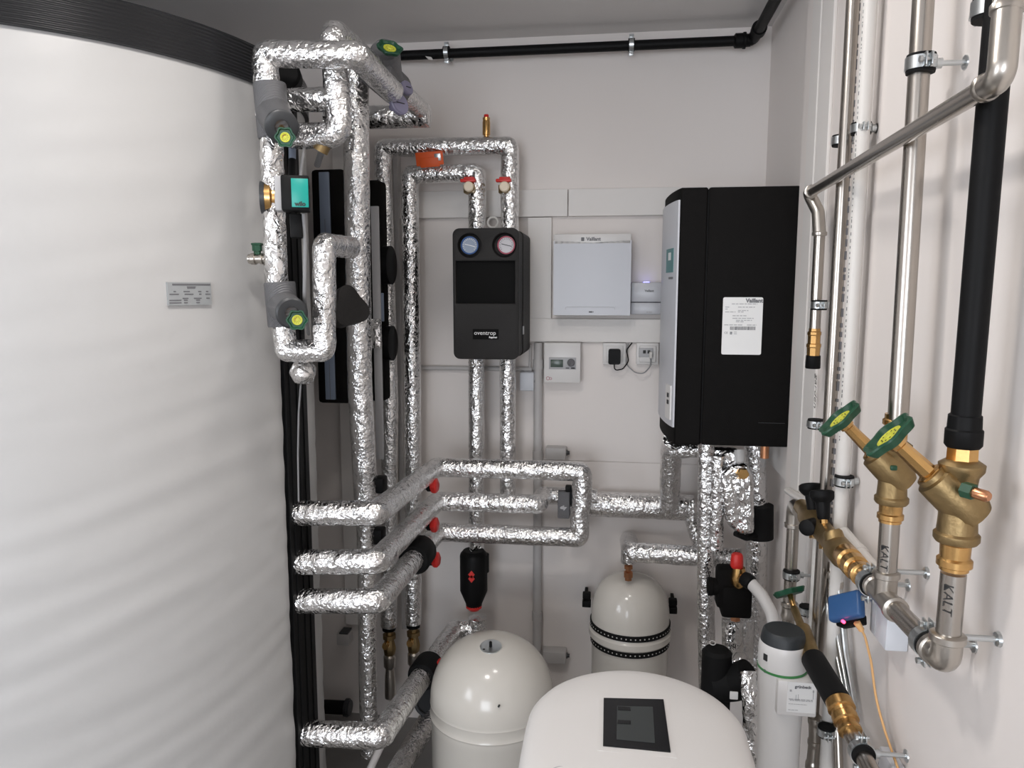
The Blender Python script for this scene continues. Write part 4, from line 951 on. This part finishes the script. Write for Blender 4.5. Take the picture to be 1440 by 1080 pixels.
MB().lathe(tq + V((0, -.004, 0)), (0, 0, 1), [(0, .0045), (.016, .0045), (.018, .003)], 12).build('valve_cap', 'black', bvz)
MB().lathe(tq + nn * .002 + V((-.018, -.018, -.004)), nn, [(0, .004), (.0012, .004)], 12).build('plate_mark', 'ink', bvz)
MB().lathe(P(702, 992, Y=2.15 - rb_ * .90) , (0, -1, .3), [(-.03, .003), (.012, .003), (.012, .0)], 10).build('pin', 'ink', bvz)

# ================================================================== WATER SOFTENER
SX, SYc, sr = 0.045, 1.155, 0.18
so = thing('water_softener', (SX, 1.08, FZ), 'white water softener with rounded lid and square dark display', 'water softener')
def plan(s, ins):
    o = []
    n = 40
    for k in range(n + 1):
        t = PI * k / n; o.append(((sr - ins) * math.cos(t), (sr - ins) * math.sin(t) * 1.0))
    for k in range(1, n):
        t = PI + PI * k / n; c, s_ = math.cos(t), math.sin(t)
        o.append(((sr - ins) * math.copysign(abs(c) ** .55, c), (.30 - ins) * math.copysign(abs(s_) ** .55, s_)))
    return o
def ring(z, ins, b, tilt=0): return [V((SX + x, SYc + y, z + tilt * y)) for x, y in plan(1, ins)]
def loft(rings):
    b = MB(); n = len(rings[0]); vs = [q for r in rings for q in r]; fs = []
    for i in range(len(rings) - 1):
        for k in range(n): fs.append((i * n + k, i * n + (k + 1) % n, (i + 1) * n + (k + 1) % n, (i + 1) * n + k))
    fs.append(tuple(reversed(range(n)))); fs.append(tuple((len(rings) - 1) * n + k for k in range(n)))
    return b.add(vs, fs)
ZL = 0.855
loft([ring(FZ + .001, .012, 0), ring(FZ + .02, .004, 0), ring(ZL - .075, 0, 0), ring(ZL - .072, .002, 0)]).build('cabinet', 'white', so, 50)
loft([ring(ZL - .071, .001, 0), ring(ZL - .030, .0, 0), ring(ZL - .015, .004, 0), ring(ZL - .006, .012, 0), ring(ZL + .001, .024, 0), ring(ZL + .006, .045, 0), ring(ZL + .011, .085, 0), ring(ZL + .0135, .13, 0), ring(ZL + .014, .17, 0)]).build('lid', 'white', so, 60)
zz = ZL + .006
sa = P(760, 1073, Z=ZL); sb = P(1046, 1078, Z=ZL)
dz = ZL + .0155
tr = [P(x, y, Z=dz) for x, y in ((849, 982), (933, 984), (943, 1057), (848, 1048))]
def slab(pts, h, name, m, par, z=None, ex=0.0):
    c = sum(pts, V()) / 4; pts = [c + (p - c) * (1 + ex) for p in pts]
    return MB().prism([(p.x, p.y) for p in pts], (0, 0, (z or dz) - .004), X_, (0, 1, 0), (0, 0, h + .004)).build(name, m, par)
df = slab(tr, .0005, 'display_frame', 'white', so, dz - .0022, .16)
dp = slab(tr, .0025, 'display', 'screen', so, dz - .0015)
sc4 = [P(x, y, Z=dz) for x, y in ((868, 994), (918, 995), (921, 1046), (867, 1041))]
slab(sc4, .0016, 'screen_area', 'lcd', dp, dz)
slab([P(x, y, Z=dz) for x, y in ((869, 1014), (887, 1015), (887, 1020), (868, 1019))], .0022, 'screen_bar', 'screen', dp, dz)
slab([P(x, y, Z=dz) for x, y in ((869, 995), (886, 996), (887, 1001), (869, 1000))], .0022, 'screen_bar', 'screen', dp, dz)
fl_ = P(762, 1074, Z=ZL + .010).y
MB().tube([V((SX - .128, fl_ - .03, ZL + .003)), V((SX - .125, fl_, ZL + .0062)), V((SX, fl_ + .006, ZL + .012)), V((SX + .128, fl_ - .004, ZL + .0062)), V((SX + .132, fl_ - .03, ZL + .003))], .0016, .02, 8).build('flap_edge', 'grey', so)

# ================================================================== WATER FILTER COLUMN
FY = 1.55
fc = P(1101, 910, Y=FY); fz = lambda y: P(1101, y, Y=FY - .045).z
fr_ = rad(68, FY - .02)
ft = thing('water_filter', (fc.x, FY, 0.35), 'white filter column with black lid and thin green ring', 'water filter')
zt1 = fz(917) + .029; zg = fz(950); zlid = fz(917)
MB().lathe((fc.x, FY, 0), (0, 0, 1), [(.34, 0), (.34, fr_ * .86), (zg - .14, fr_ * .88), (zg - .05, fr_ * .95), (zg - .003, fr_ * .99), (zg - .003, fr_ * .9)], 48).build('lower_housing', 'white', ft)
MB().lathe((fc.x, FY, zg - .004), (0, 0, 1), [(0, fr_ * .9), (0, fr_ * 1.008), (.005, fr_ * 1.008), (.005, fr_ * .9)], 48).build('green_ring', 'ringgreen', ft)
MB().lathe((fc.x, FY, 0), (0, 0, 1), [(zg, fr_ * .9), (zg, fr_ * .99), (zlid - .012, fr_ * .99), (zlid - .002, fr_ * .97), (zlid + .004, fr_ * .93)], 48).build('upper_housing', 'white', ft)
MB().lathe((fc.x, FY, 0), (0, 0, 1), [(zlid + .003, fr_ * .93), (zt1 - .010, fr_ * .87), (zt1 - .003, fr_ * .83), (zt1, fr_ * .76), (zt1, 0)], 48).build('lid', 'lid', ft)
a = P(1094, 957, Y=FY - .058); b = P(1148, 1010, Y=FY - .058)
sbx = MB().box(((a.x + b.x) / 2, FY - .012, (a.z + b.z) / 2), (b.x - a.x, .092, a.z - b.z), .004).build('side_box', 'white', ft)
a = P(1108, 959, Y=FY - .059); b = P(1146, 1004, Y=FY - .059)
lcx, lcz, lw, lh = (a.x + b.x) / 2, (a.z + b.z) / 2, b.x - a.x, a.z - b.z
tl = MB().box((lcx, FY - .0582, lcz), (lw, .0008, lh)).build('type_label', 'paper', sbx)
fo_ = V((lcx, FY - .0587, lcz))
text('lettering', 'grünbeck', .0085, fo_ + V((0.002, 0, lh * .36)), X_, Z_, 'greyink', tl, bold=.0003)
strips('small_print', fo_, X_, Z_, words(-.44 * lw, .40 * lw, -.06 * lh, .0016) + words(-.40 * lw, .40 * lw, -.10 * lh, .0012) + words(-.44 * lw, .2 * lw, -.22 * lh, .0008) + words(-.44 * lw, -.1 * lw, -.42 * lh, .001) + [(-.2 * lw, .0 * lh, .001, .012), (-.12 * lw, .0 * lh, .001, .014), (.40 * lw, .10 * lh, .001, .016), (-.42 * lw, .22 * lh, .004, .004), (.38 * lw, .24 * lh, .003, .005)], 'grey', tl)
MB().lathe((0, 0, 0), (0, 0, 1), [(0, 0)], 8)
th = math.radians(215)
d_ = V((math.cos(th), math.sin(th), 0)); u_ = V((0, 0, 1)).cross(d_)
MB().box(V((fc.x, FY, zlid - .022)) + d_ * (fr_ * .99), (.003, .010, .014), .0005, Matrix((d_, u_, V((0, 0, 1)))).transposed()).build('indicator_window', 'ink', ft)
MB().lathe(V((fc.x, FY, zlid - .052)) + d_ * (fr_ * .985), d_, [(0, .004), (.001, .004)], 12).build('drop_symbol', 'greyink', ft)

# ================================================================== RIGHT WALL PLUMBING
XW = V((1, 0, 0))
def X(x, y, Xp=0.43): return P(x, y, X=Xp)
def turned(b, p0, ax, prof, seg=28, rmod=None): return b.lathe(p0, ax, prof, seg, rmod)
# --- steel riser with printed line and the white pipe next to it
t = P(1201, 0, X=.45); bt = P(1160, 700, X=.45)
sp = thing('steel_pipe', (t.x, (t.y + bt.y) / 2, .55), 'thin steel riser on the right wall beside the white plastic pipe', 'pipe')
MB().tube([V((.45, 1.61, ZC)), V((.45, 1.625, .62))], .0128, seg=24).build('tube', 'steel', sp)
rows = []; b_ = MB(); z = 2.2
while z > 1.05:
    h = random.uniform(.006, .02); th = math.radians(-70); nrm = V((math.cos(th + PI), math.sin(th), 0))
    c_ = V((.45, 1.617, z)) + V((.0104, -.0083, 0)); b_.box(c_, (.004, .004, h)); z -= h + random.uniform(.004, .014)
b_.build('print_line', 'greyink', sp)
wp_ = thing('white_pipe', (.462, 1.55, .9), 'white plastic pipe with dotted print on the right wall', 'pipe')
MB().tube([V((.462, 1.548, ZC)), V((.462, 1.552, .45))], .0135, seg=24).build('tube', 'pvc', wp_)
b_ = MB(); z = 2.25
while z > 1.25:
    h = random.uniform(.002, .007); b_.box((.462 - .0122, 1.5495 - .006, z), (.0012, .0012, h)); z -= h + random.uniform(.003, .009)
b_.build('print_line', 'greyink', wp_)
clamp(P(1183, 198, X=.45), (0, 0, 1), .0128, XW, .04, 'pipe clamp on the steel riser up by the slanted pipe', 'clamps on the right wall risers')
clamp(P(1211, 181, X=.462), (0, 0, 1), .0135, XW, .03, 'pipe clamp on the white plastic pipe up by the slanted pipe', 'clamps on the right wall risers')
clamp(P(1187, 676, X=.462), (0, 0, 1), .0135, XW, .03, 'pipe clamp on the white plastic pipe just above the two black knobs', 'clamps on the right wall risers')
clamp(P(1147, 596, X=.458), (0, 0, 1), .0125, XW, .03, 'pipe clamp below the handwritten word on the right wall', 'clamps on the right wall risers')
clamp(P(1134, 858, X=.458), (0, 0, 1), .0115, XW, .03, 'pipe clamp on the wall right of the green wheel above the filter', 'clamps on the right wall risers')
clamp(P(1162, 1028, X=.45), (0, 0, 1), .012, XW, .04, 'pipe clamp beside the filter label box low on the wall', 'clamps on the right wall risers')
# --- thick steel riser with angle valve
s0 = V((.43, 1.205, ZC)); s1 = P(1265, 582, X=.43)
sp2 = thing('steel_pipe', (.43, 1.2, s1.z), 'thick steel riser from the ceiling down to the left brass angle valve', 'pipe')
MB().tube([s0, V((.43, 1.19, s1.z - .01))], .0147, seg=28).build('tube', 'steel', sp2)
clamp(P(1295, 90, X=.43), (0, 0, 1), .0147, XW, .06, 'pipe clamp on the thick steel riser with long rod to the wall', None, .026)
# --- black pipe with coupling
k0 = P(1400, 130, X=.43); k1 = P(1357, 592, X=.43)
bk = thing('black_pipe', (.43, .97, k1.z), 'black plastic pipe dropping to the right brass angle valve', 'pipe')
MB().tube([V((.43, .958, ZC)), V((.43, .974, k1.z - .01))], .0165, seg=28).build('tube', 'black', bk)
zq = k1.z
MB().lathe((.43, .975, P(1356, 630, X=.43).z), (0, 0, 1), [(0, .0165), (0, .0185), (.004, .0215), (.022, .0215), (.024, .0195), (.040, .0190), (.042, .0165)], 32, LOB(24, .02)).build('screw_coupling', 'black', bk)
clamp(P(1396, 12, X=.43), (0, 0, 1), .0165, XW, .06, 'pipe clamp on the black plastic pipe at the picture top edge', None, .026)

def angle_valve(ax_x, ax_y, ztop, zbot, wheel_px, R, k, label, steel_len, zmid, dirpx):
    """Y pattern valve: upper socket, round seat body with slanted barrel, spindle and wheel, lower press socket"""
    c = V((ax_x, ax_y, zmid)); t = thing('angle_valve', (ax_x, ax_y, zbot), label, 'valve', 'brass angle valves with green handwheels')
    b = MB()
    b.lathe((ax_x, ax_y, zmid - .030 * k), (0, 0, 1), [(-.024 * k, .0175 * k), (-.024 * k, .0240 * k), (-.020 * k, .0268 * k), (-.013 * k, .0268 * k), (-.010 * k, .0235 * k), (.008 * k, .0225 * k), (.03 * k, .0225 * k), (.050 * k, .0190 * k), (.062 * k, .0205 * k), (.070 * k, .0262 * k), (.078 * k, .0268 * k), (.081 * k, .0225 * k), (.084 * k, .018 * k)], 32)
    wc = wheel_px; d = (wc - c).normalized(); L = (wc - c).length
    b.lathe(c - d * .030 * k, d, [(-.002, .012 * k), (.002 * k, .022 * k), (.012 * k, .0268 * k), (.04 * k, .0268 * k), (.060 * k, .0258 * k), (.070 * k, .0250 * k), (.072 * k, .0195 * k), (.078 * k, .019 * k)], 32)
    b.build('cast_body', 'bronze', t, 35)
    MB().lathe(c + d * .040 * k, d, [(0, .0165 * k), (.010 * k, .0165 * k), (.012 * k, .0115 * k), (L - .040 * k - .018, .0095 * k), (L - .040 * k - .016, .012 * k), (L - .040 * k - .010, .012 * k), (L - .040 * k - .008, .007 * k), (L - .040 * k - .002, .006 * k)], 8).build('bonnet', 'brass', t, 25)
    handwheel(t, wc, d, R)
    return t, d
PD = lambda x, y, dep: CAM + (RT * ((x - 720) / F) - UP * ((y - 540) / F) + FW) * dep
depth = lambda q: (q - CAM).dot(FW)
cA = P(1256, 664, X=.43); wA = PD(1182, 590, depth(cA) + .010)
av1, dA = angle_valve(.43, cA.y, 0, P(1255, 735, X=.43).z, wA, .037, .92, 'left brass angle valve with green wheel on the thick steel riser', 0, cA.z, None)
u1 = P(1265, 612, X=.43).z; u0 = P(1265, 578, X=.43).z
MB().lathe((.43, cA.y, u1 - .01), (0, 0, 1), [(0, .0165), (.022, .0165), (.024, .0195), (.031, .0195), (.033, .0168), (.040, .0168)], 28).build('upper_press_socket', 'brass', av1)
l1 = P(1257, 700, X=.43).z; l0 = P(1255, 737, X=.43).z
MB().lathe((.43, cA.y, l0), (0, 0, 1), [(0, .0165), (.004, .0165), (.006, .0192), (.013, .0192), (.015, .0168), (l1 - l0 - .004, .0175), (l1 - l0 - .002, .0192), (l1 - l0 + .004, .0192)], 28).build('lower_press_socket', 'brass', av1)
MB().box(V((.43, cA.y, cA.z)) + V((-.008, -.022, .012)), (.010, .008, .008), .002).build('green_plug', 'green', av1)
cB = P(1345, 702, X=.43); wB = PD(1251, 614, depth(cB) + .008)
av2, dB = angle_valve(.43, .974, 0, 0, wB, .0365, .98, 'right brass angle valve with green wheel under the black pipe', 0, cB.z, None)
u1 = P(1354, 664, X=.43).z; u0 = P(1356, 630, X=.43).z
MB().lathe((.43, .975, u1 - .012), (0, 0, 1), [(0, .019), (u0 - u1 + .012 - .002, .0182), (u0 - u1 + .012, .0182)], 8).build('upper_press_socket', 'brass', av2)
l1 = P(1342, 752, X=.43).z; l0 = P(1340, 800, X=.43).z
MB().lathe((.43, .974, l0), (0, 0, 1), [(0, .0168), (.004, .0168), (.006, .0205), (.014, .0205), (.017, .0172), (l1 - l0 - .010, .0178), (l1 - l0 - .008, .0205), (l1 - l0 + .006, .0205), (l1 - l0 + .010, .018)], 28).build('lower_press_socket', 'brass', av2)
pn = P(1337, 693, X=.408)
MB().lathe(pn + V((.012, -.004, .006)), V((.55, -.8, -.05)), [(0, .010), (.013, .010), (.013, .007)], 6).build('green_plug', 'green', av2)
MB().lathe(pn + V((.020, -.016, .005)), V((.55, -.8, -.05)), [(-.006, .006), (.0, .0068), (.014, .0068), (.017, .005), (.017, 0)], 18).build('drain_nipple', 'copper', av2)

# --- lower steel legs, header along the wall
zh = P(1322, 922, X=.43).z; zh2 = 1.045; yfar = 1.80
hdz = lambda y: zh + (zh2 - zh) * (y - .98) / (yfar - .98)
hd_ = thing('steel_header', (.43, 1.3, zh - .03), 'steel header pipe running back along the right wall below the angle valves', 'pipe')
rs = .0148
MB().tube([V((.43, .974, P(1340, 805, X=.43).z)), V((.43, .976, zh + .02))], rs, seg=28).build('front_leg', 'steel', hd_)
MB().tube([V((.43, .976, zh + .032)), V((.43, .977, zh)), V((.43, 1.012, zh))], .0182, .034, 28).lathe((.43, .976, zh + .028), (0, 0, 1), [(0, .0185), (.002, .0215), (.010, .0215), (.012, .0185)], 28).lathe((.43, 1.006, zh), (0, 1, 0), [(0, .0185), (.002, .0212), (.010, .0212), (.012, .0185)], 28).build('front_elbow', 'steel_fit', hd_)
MB().tube([V((.43, 1.01, zh)), V((.43, 1.30, hdz(1.30)))], rs, seg=28).build('run', 'steel', hd_)
yt = cA.y
MB().lathe((.43, yt - .05, hdz(yt - .05)), (0, 1, 0), [(0, .0155), (.002, .0195), (.010, .0195), (.013, .0168), (.087, .0168), (.09, .0195), (.098, .0195), (.10, .0155)], 28).lathe((.43, yt, hdz(yt)), (0, 0, 1), [(0, .0168), (.034, .0168), (.036, .0198), (.044, .0198), (.046, .0165)], 28).build('tee', 'steel_fit', hd_)
MB().tube([V((.43, yt, hdz(yt) + .04)), V((.43, yt, P(1255, 736, X=.43).z))], rs, seg=28).build('rear_leg', 'steel', hd_)
# handwritten marker word on both legs
def leg_word(px, py, ly, nm):
    nrm = V((-.62, -.78, 0)).normalized(); q = V((.43, ly, P(px, py, X=.43).z)) + nrm * (rs + .0003)
    u = V((0, 0, -1)); w = nrm.cross(u)   # reads downwards
    return text(nm, 'KALT', .017, q, u, w, 'ink', hd_, shear=.15, bold=-.0002)
leg_word(1338, 838, .975, 'marker_word'); leg_word(1248, 780, yt, 'marker_word')
# bronze shut-off part with knobs
y0 = 1.30
b = MB().lathe((.43, y0, hdz(y0)), (0, 1, 0), [(0, .0165), (.003, .0205), (.016, .0205), (.018, .0175), (.030, .0175), (.034, .0225), (.052, .0235), (.056, .019), (.066, .019), (.070, .0235), (.098, .0235), (.104, .020)], 28)
b.build('press_socket', 'brass', hd_)
y1 = y0 + .10
bv_ = thing('backflow_valve', (.43, y1 + .1, hdz(y1) - .03), 'bronze shut-off valve with black knobs on the steel header', 'valve')
MB().lathe((.43, y1 - .012, hdz(y1)), (0, 1, 0), [(0, .018), (.02, .0255), (.07, .0255), (.09, .021), (.20, .022), (.23, .026), (.27, .026), (.29, .018), (.34, .018)], 28).lathe((.43, y1 + .05, hdz(y1)), (-.25, .35, .9), [(0, .02), (.03, .018), (.035, .014)], 20).build('cast_body', 'bronze', bv_, 35)
def knob(px, py, base, Rk, name):
    e = P(px, py, X=.428); d = (e - base).normalized(); L = (e - base).length
    MB().lathe(base, d, [(0, .013), (.010, .013), (.012, .0085), (L - .05, .008), (L - .048, .010)], 8).build('stem', 'brass', bv_)
    MB().lathe(e, d, [(-.05, .0095), (-.046, .012), (-.016, .0145), (-.010, .021), (-.004, Rk), (.006, Rk), (.009, Rk * .85), (.009, 0)], 28).build(name, 'black', bv_)
knob(1156, 696, P(1161, 772, X=.43), .0245, 'knob')
knob(1141, 687, P(1147, 757, X=.43), .0255, 'knob')
q = P(1131, 738, X=.40); MB().lathe(q + V((.02, 0, 0)), (-.55, -.8, 0.1), [(0, .016), (.03, .0165), (.042, .0165), (.044, .014), (.044, 0)], 24).build('front_knob', 'black', bv_)
# rear elbow and down leg
dl = thing('steel_pipe', (.43, yfar, .6), 'short steel drop at the far end of the header above the green wheel', 'pipe')
MB().tube([V((.43, yfar - .06, zh2)), V((.43, yfar, zh2)), V((.43, yfar, zh2 - .05))], .0175, .034, 26).lathe((.43, yfar, zh2 - .058), (0, 0, 1), [(0, .0178), (.002, .0202), (.010, .0202), (.012, .0178)], 26).build('elbow', 'steel_fit', dl)
MB().tube([V((.43, yfar, zh2 - .05)), V((.43, yfar, .62))], .0142, seg=24).build('tube', 'steel', dl)
clamp(P(1113, 808, X=.43), (0, 0, 1), .0142, XW, .06, 'pipe clamp on the short steel drop above the green wheel')
# clamps of the header
clamp(V((.43, 1.265, hdz(1.265))), (0, 1, 0), rs, XW, .06, 'pipe clamp on the steel header in front of the left riser', None, .026)
clamp(V((.43, 1.035, hdz(1.035))), (0, 1, 0), rs, XW, .06, 'pipe clamp on the steel header next to the front elbow', None, .026)
for nm, yy, zz in (('wall_anchor', .974, zh + .036), ('wall_anchor', yt, hdz(yt) + .045)):
    an = thing(nm, (XN, yy, zz), 'steel anchor screw from the ' + ('front elbow' if yy < 1 else 'tee under the left riser') + ' to the wall', 'anchor', 'steel wall anchors')
    MB().lathe((.445, yy, zz), (1, 0, 0), [(0, .004), (.040, .004), (.041, .009), (.0448, .010)], 12).build('screw', 'zinc', an)
# --- slanted steel pipe with elbows and capped tail
a = P(1392, 120, X=.395); b = P(1140, 270, X=.43)
dr = thing('slanted_pipe', (.41, 1.3, b.z), 'slanted steel pipe crossing in front of both risers', 'pipe')
MB().tube([a, b], .0116, seg=24).build('tube', 'steel', dr)
dv = (a - b).normalized()
e1 = a + dv * .026
MB().lathe(a - dv * .014, dv, [(0, .0118), (.002, .0155), (.009, .0155), (.011, .0140)], 24).tube([a - dv * .004, e1, e1 + V((.006, .012, .075))], .0140, .034, 24).lathe(e1 + V((.006, .012, .068)), (0.05, .1, 1), [(0, .0142), (.002, .0165), (.009, .0165), (.012, .0142), (.020, .0142), (.022, .0165), (.028, .0165), (.03, .014)], 24).tube([e1 + V((.006, .013, .085)), e1 + V((.008, .014, .115)), e1 + V((.03, -.04, .19))], .0142, .04, 24).tube([e1 + V((.03, -.04, .19)), e1 + V((.045, -.085, .25))], .0125, 0, 24).build('upper_elbow', 'steel_fit', dr)
c1 = b - dv * .02; c2 = P(1150, 305, X=.448); c3 = P(1153, 318, X=.452)
MB().tube([b + dv * .006, c1, c2 + V((0, 0, .012)), c3 - V((0, 0, .02))], .0138, .022, 24).lathe(b + dv * .012, -dv, [(0, .0118), (.002, .0150), (.009, .0150), (.011, .0138)], 24).lathe(c3 - V((0, 0, .022)), (0, 0, 1), [(0, .0138), (.002, .0160), (.008, .0160), (.010, .0138)], 24).build('lower_elbow', 'steel_fit', dr)
zq = P(1151, 470, X=.452).z
MB().tube([c3 - V((0, 0, .01)), V((c3.x, c3.y, zq))], .0118, seg=24).build('tail', 'steel', dr)
z1_ = P(1151, 463, X=.452).z; z2_ = P(1150, 502, X=.452).z; z3_ = P(1150, 521, X=.452).z
MB().lathe((c3.x, c3.y, z2_), (0, 0, 1), [(0, .0145), (.018, .0150), (.020, .0165), (.026, .0165), (.028, .0140), (z1_ - z2_ - .016, .0140), (z1_ - z2_ - .014, .0155), (z1_ - z2_ - .008, .0155), (z1_ - z2_ - .006, .013), (z1_ - z2_, .013)], 8).build('brass_fitting', 'brass', dr, 25)
MB().lathe((c3.x, c3.y, z3_), (0, 0, 1), [(0, 0), (0, .0150), (.002, .0165), (z2_ - z3_, .0158)], 20).build('black_cap', 'black', dr)
clamp(P(1152, 429, X=.452), (0, 0, 1), .0118, XW, .038, 'pipe clamp on the capped tail of the slanted pipe', None)
# handwritten word on the wall
hw = P(1147, 550, X=XN - .009)
pw = text('handwritten_word', 'garden', .030, V((XN - .0086, hw.y, hw.z)), (0, 0, -1), (0, -1, 0), 'ink', WR, shear=.25, bold=-.0004)

# --- green wheel valve and the copper coloured line going down to the front
gv = thing('angle_valve', (.43, yfar, .80), 'brass valve with dark green wheel right behind the white filter', 'valve')
gw_ = P(1110, 833, X=.405); sl0 = P(1122, 868, X=.41); sl1 = P(1137, 915, X=.41)
handwheel(gv, gw_, ori(-.2, .88, -.42), .0355)
MB().tube([gw_, P(1117, 856, X=.41)], .006, seg=12).build('spindle', 'brass', gv)
ll = [P(1117, 856, X=.41), P(1136, 905, X=.41), P(1146, 935, X=.41)]
MB().tube([ll[0], ll[1]], .0085, seg=14).tube([P(1128, 885, X=.41), ll[2]], .0175, seg=24).build('bonnet', 'bronze', gv)
MB().lathe((.43, yfar, P(1112, 858, X=.43).z - .03), (0, 0, 1), [(0, .016), (.008, .0185), (.016, .016), (.030, .016), (.034, .0195), (.042, .0195), (.045, .015)], 24).build('press_elbow', 'steel_fit', gv)
lp = [P(1144, 928, X=.41), P(1164, 962, X=.412), P(1181, 990, X=.415), P(1198, 1035, X=.42), P(1240, 1112, X=.42)]
ll_ = thing('filter_line', (.415, 1.35, lp[2].z - .03), 'sloping brass and steel line with black hose section beside the filter', 'pipe')
MB().tube([lp[0], lp[2]], .0235, seg=24).build('black_hose', 'rubber', ll_)
d1 = (lp[3] - lp[2]); L1 = d1.length
MB().lathe(lp[2] - d1 * .12, d1, [(0, .016), (.002, .0235), (L1 * .30, .0245), (L1 * .34, .020), (L1 * .45, .0195), (L1 * .50, .0225), (L1 * .68, .0225), (L1 * .72, .0185), (L1 * .85, .0185), (L1 * .9, .0205), (L1 * 1.0, .0205), (L1 * 1.04, .016)], 28).build('brass_fitting', 'brass', ll_)
MB().tube([lp[3], lp[4]], .0142, seg=24).build('steel_tube', 'steel', ll_)
clamp(P(1212, 1058, X=.42), lp[4] - lp[3], .0142, XW, .07, 'pipe clamp at the very bottom of the sloping filter line', None, .024)
ld = thing('steel_bend', P(1140, 1080, X=.40), 'corrugated steel drain bend under the filter label box', 'pipe')
pts_ = [P(1146, 1008, Y=1.60), P(1146, 1040, Y=1.60), P(1138, 1120, Y=1.60)]
MB().tube(pts_, .0125, .05, 20, .004, rfun=lambda t: .0128 + (.0022 if (int(t * 14) % 4 == 0) else 0)).build('bend', 'steel_fit', ld)
# --- braided hoses
for k, (x0, y0, x1, y1, lbl) in enumerate(((1158, 812, 1186, 965, 'leftmost of three braided steel hoses hanging behind the header'), (1169, 812, 1194, 985, 'middle one of three braided steel hoses hanging behind the header'), (1180, 825, 1204, 1010, 'rightmost of three braided steel hoses hanging behind the header'))):
    h = thing('braided_hose', P(x0, y0, X=.468), lbl, 'hose', 'braided steel hoses behind the header')
    MB().tube([P(x0, y0, X=.466), P((x0 + x1) / 2 - 3, (y0 + y1) / 2, X=.468), P(x1, y1, X=.47)], .0062, .1, 14).build('hose', 'zinc', h)
    MB().lathe(P(x0, y0, X=.466) + V((0, 0, -.004)), (0, 0, 1), [(0, .0068), (.002, .0085), (.014, .0085), (.016, .0075)], 14).build('ferrule', 'steel_fit', h)
tag(MB().tube([P(1168, 790, X=.472), P(1180, 1090, X=.472)], .009, seg=14).build('grey_pipe', 'steel'), 'dull steel pipe behind the three braided hoses', 'pipe')
# --- white pipe running back beside the header
wq = thing('white_pipe', P(1200, 790, X=.468), 'white plastic pipe lying along the wall right behind the header', 'pipe')
MB().tube([P(1178, 738, X=.468), P(1238, 812, X=.468)], .0125, seg=22).build('tube', 'pvc', wq)
MB().lathe(P(1207, 775, X=.468) - V((0, .02, 0)), (0, 1, 0), [(0, .0125), (.002, .0155), (.03, .0155), (.032, .0125)], 22).build('socket', 'pvc', wq)
tag(MB().tube([P(1132, 705, X=.475), P(1108, 690, X=.475)], .010, seg=16).build('pipe_stub', 'pvc'), 'white pipe stub on the right wall behind the left black knob', 'pipe')
tag(MB().tube([V((.462, 1.70, 1.0)), V((.462, 1.70, .70))], .0115, seg=18).build('white_pipe', 'pvc'), 'lower white plastic pipe on the right wall behind the green wheel', 'pipe')
# --- leak controller, cable, grey wall box
cbq = P(1190, 856, X=.415)
lk = thing('leak_controller', cbq - V((0, 0, .03)), 'blue controller with glowing red light under the steel header', 'controller')
u = (P(1213, 842, X=.44) - P(1167, 852, X=.40)).normalized(); n3 = ori(-.1, .55, .8); w3 = n3.cross(u).normalized(); n3 = u.cross(w3)
R3 = Matrix((u, w3, n3)).transposed()
MB().box(P(1190, 853, X=.415), (.070, .048, .018), .006, R3, 3).build('blue_cover', 'blue', lk)
MB().box(P(1197, 873, X=.425), (.050, .018, .022), .003, R3).build('black_base', 'black', lk)
lq = P(1187, 875, X=.405); MB().lathe(lq, ori(0, 0, 1), [(-.006, .0028), (0, .0028), (.002, .0015), (.002, 0)], 14).build('red_light', 'ledred', lk)
oc = [P(1208, 880, X=.43), P(1216, 893, X=.44), P(1225, 930, X=.455), P(1232, 985, X=.465), P(1245, 1030, X=.47), P(1266, 1090, X=.475)]
occ = thing('sensor_cable', oc[0], 'orange beige cable dropping from the blue controller to the bottom edge', 'cable')
MB().tube(oc, .0021, .08, 10).build('cable_run', 'orangecable', occ)
MB().lathe(oc[0] + V((-.004, 0, .006)), oc[1] - oc[0], [(0, .006), (.016, .005), (.018, .003)], 12).build('cable_gland', 'orangecable', occ)
gq0 = P(1222, 862, X=XN - .05); gq1 = P(1270, 911, X=XN - .02)
gb = thing('wall_box', (XN, 1.27, P(1245, 911, X=XN - .03).z), 'pale grey box on the right wall behind the steel header', 'junction box')
ya = P(1223, 890, X=XN - .035).y; yb2 = P(1272, 890, X=XN - .008).y; zt2 = P(1245, 856, X=XN - .03).z; zb2_ = P(1245, 909, X=XN - .03).z
MB().box((XN - .0185, (ya + yb2) / 2, (zt2 + zb2_) / 2), (.036, abs(ya - yb2), zt2 - zb2_), .003).build('box_body', 'boxgrey', gb)
MB().box((XN - .0185, (ya + yb2) / 2 + .012, (zt2 + zb2_) / 2), (.0372, .001, zt2 - zb2_ - .004)).build('box_joint', 'grey', gb)
g2 = thing('wall_box', P(1258, 1075, X=XN), 'small grey wall box at the bottom edge with a black cable', 'junction box')
q = P(1258, 1078, X=XN - .01); MB().box((XN - .012, q.y, q.z - .012), (.022, .075, .05), .003).build('box_body', 'boxgrey', g2)
MB().tube([P(1237, 1075, X=.475), P(1240, 1059, X=.475), P(1248, 1060, X=.475), P(1258, 1085, X=.475)], .0025, .01, 8).build('cable', 'black', g2)

# ================================================================== RENDER LOOK
scene.view_settings.view_transform = 'Standard'; scene.view_settings.look = 'None'
scene.view_settings.gamma = 1; scene.view_settings.use_curve_mapping = False
scene.view_settings.exposure = -0.08
scene.cycles.use_denoising = True
scene.cycles.max_bounces = 8; scene.cycles.diffuse_bounces = 5
scene.cycles.sample_clamp_indirect = 4
for o in bpy.data.objects:
    if '_w' in o: del o['_w']
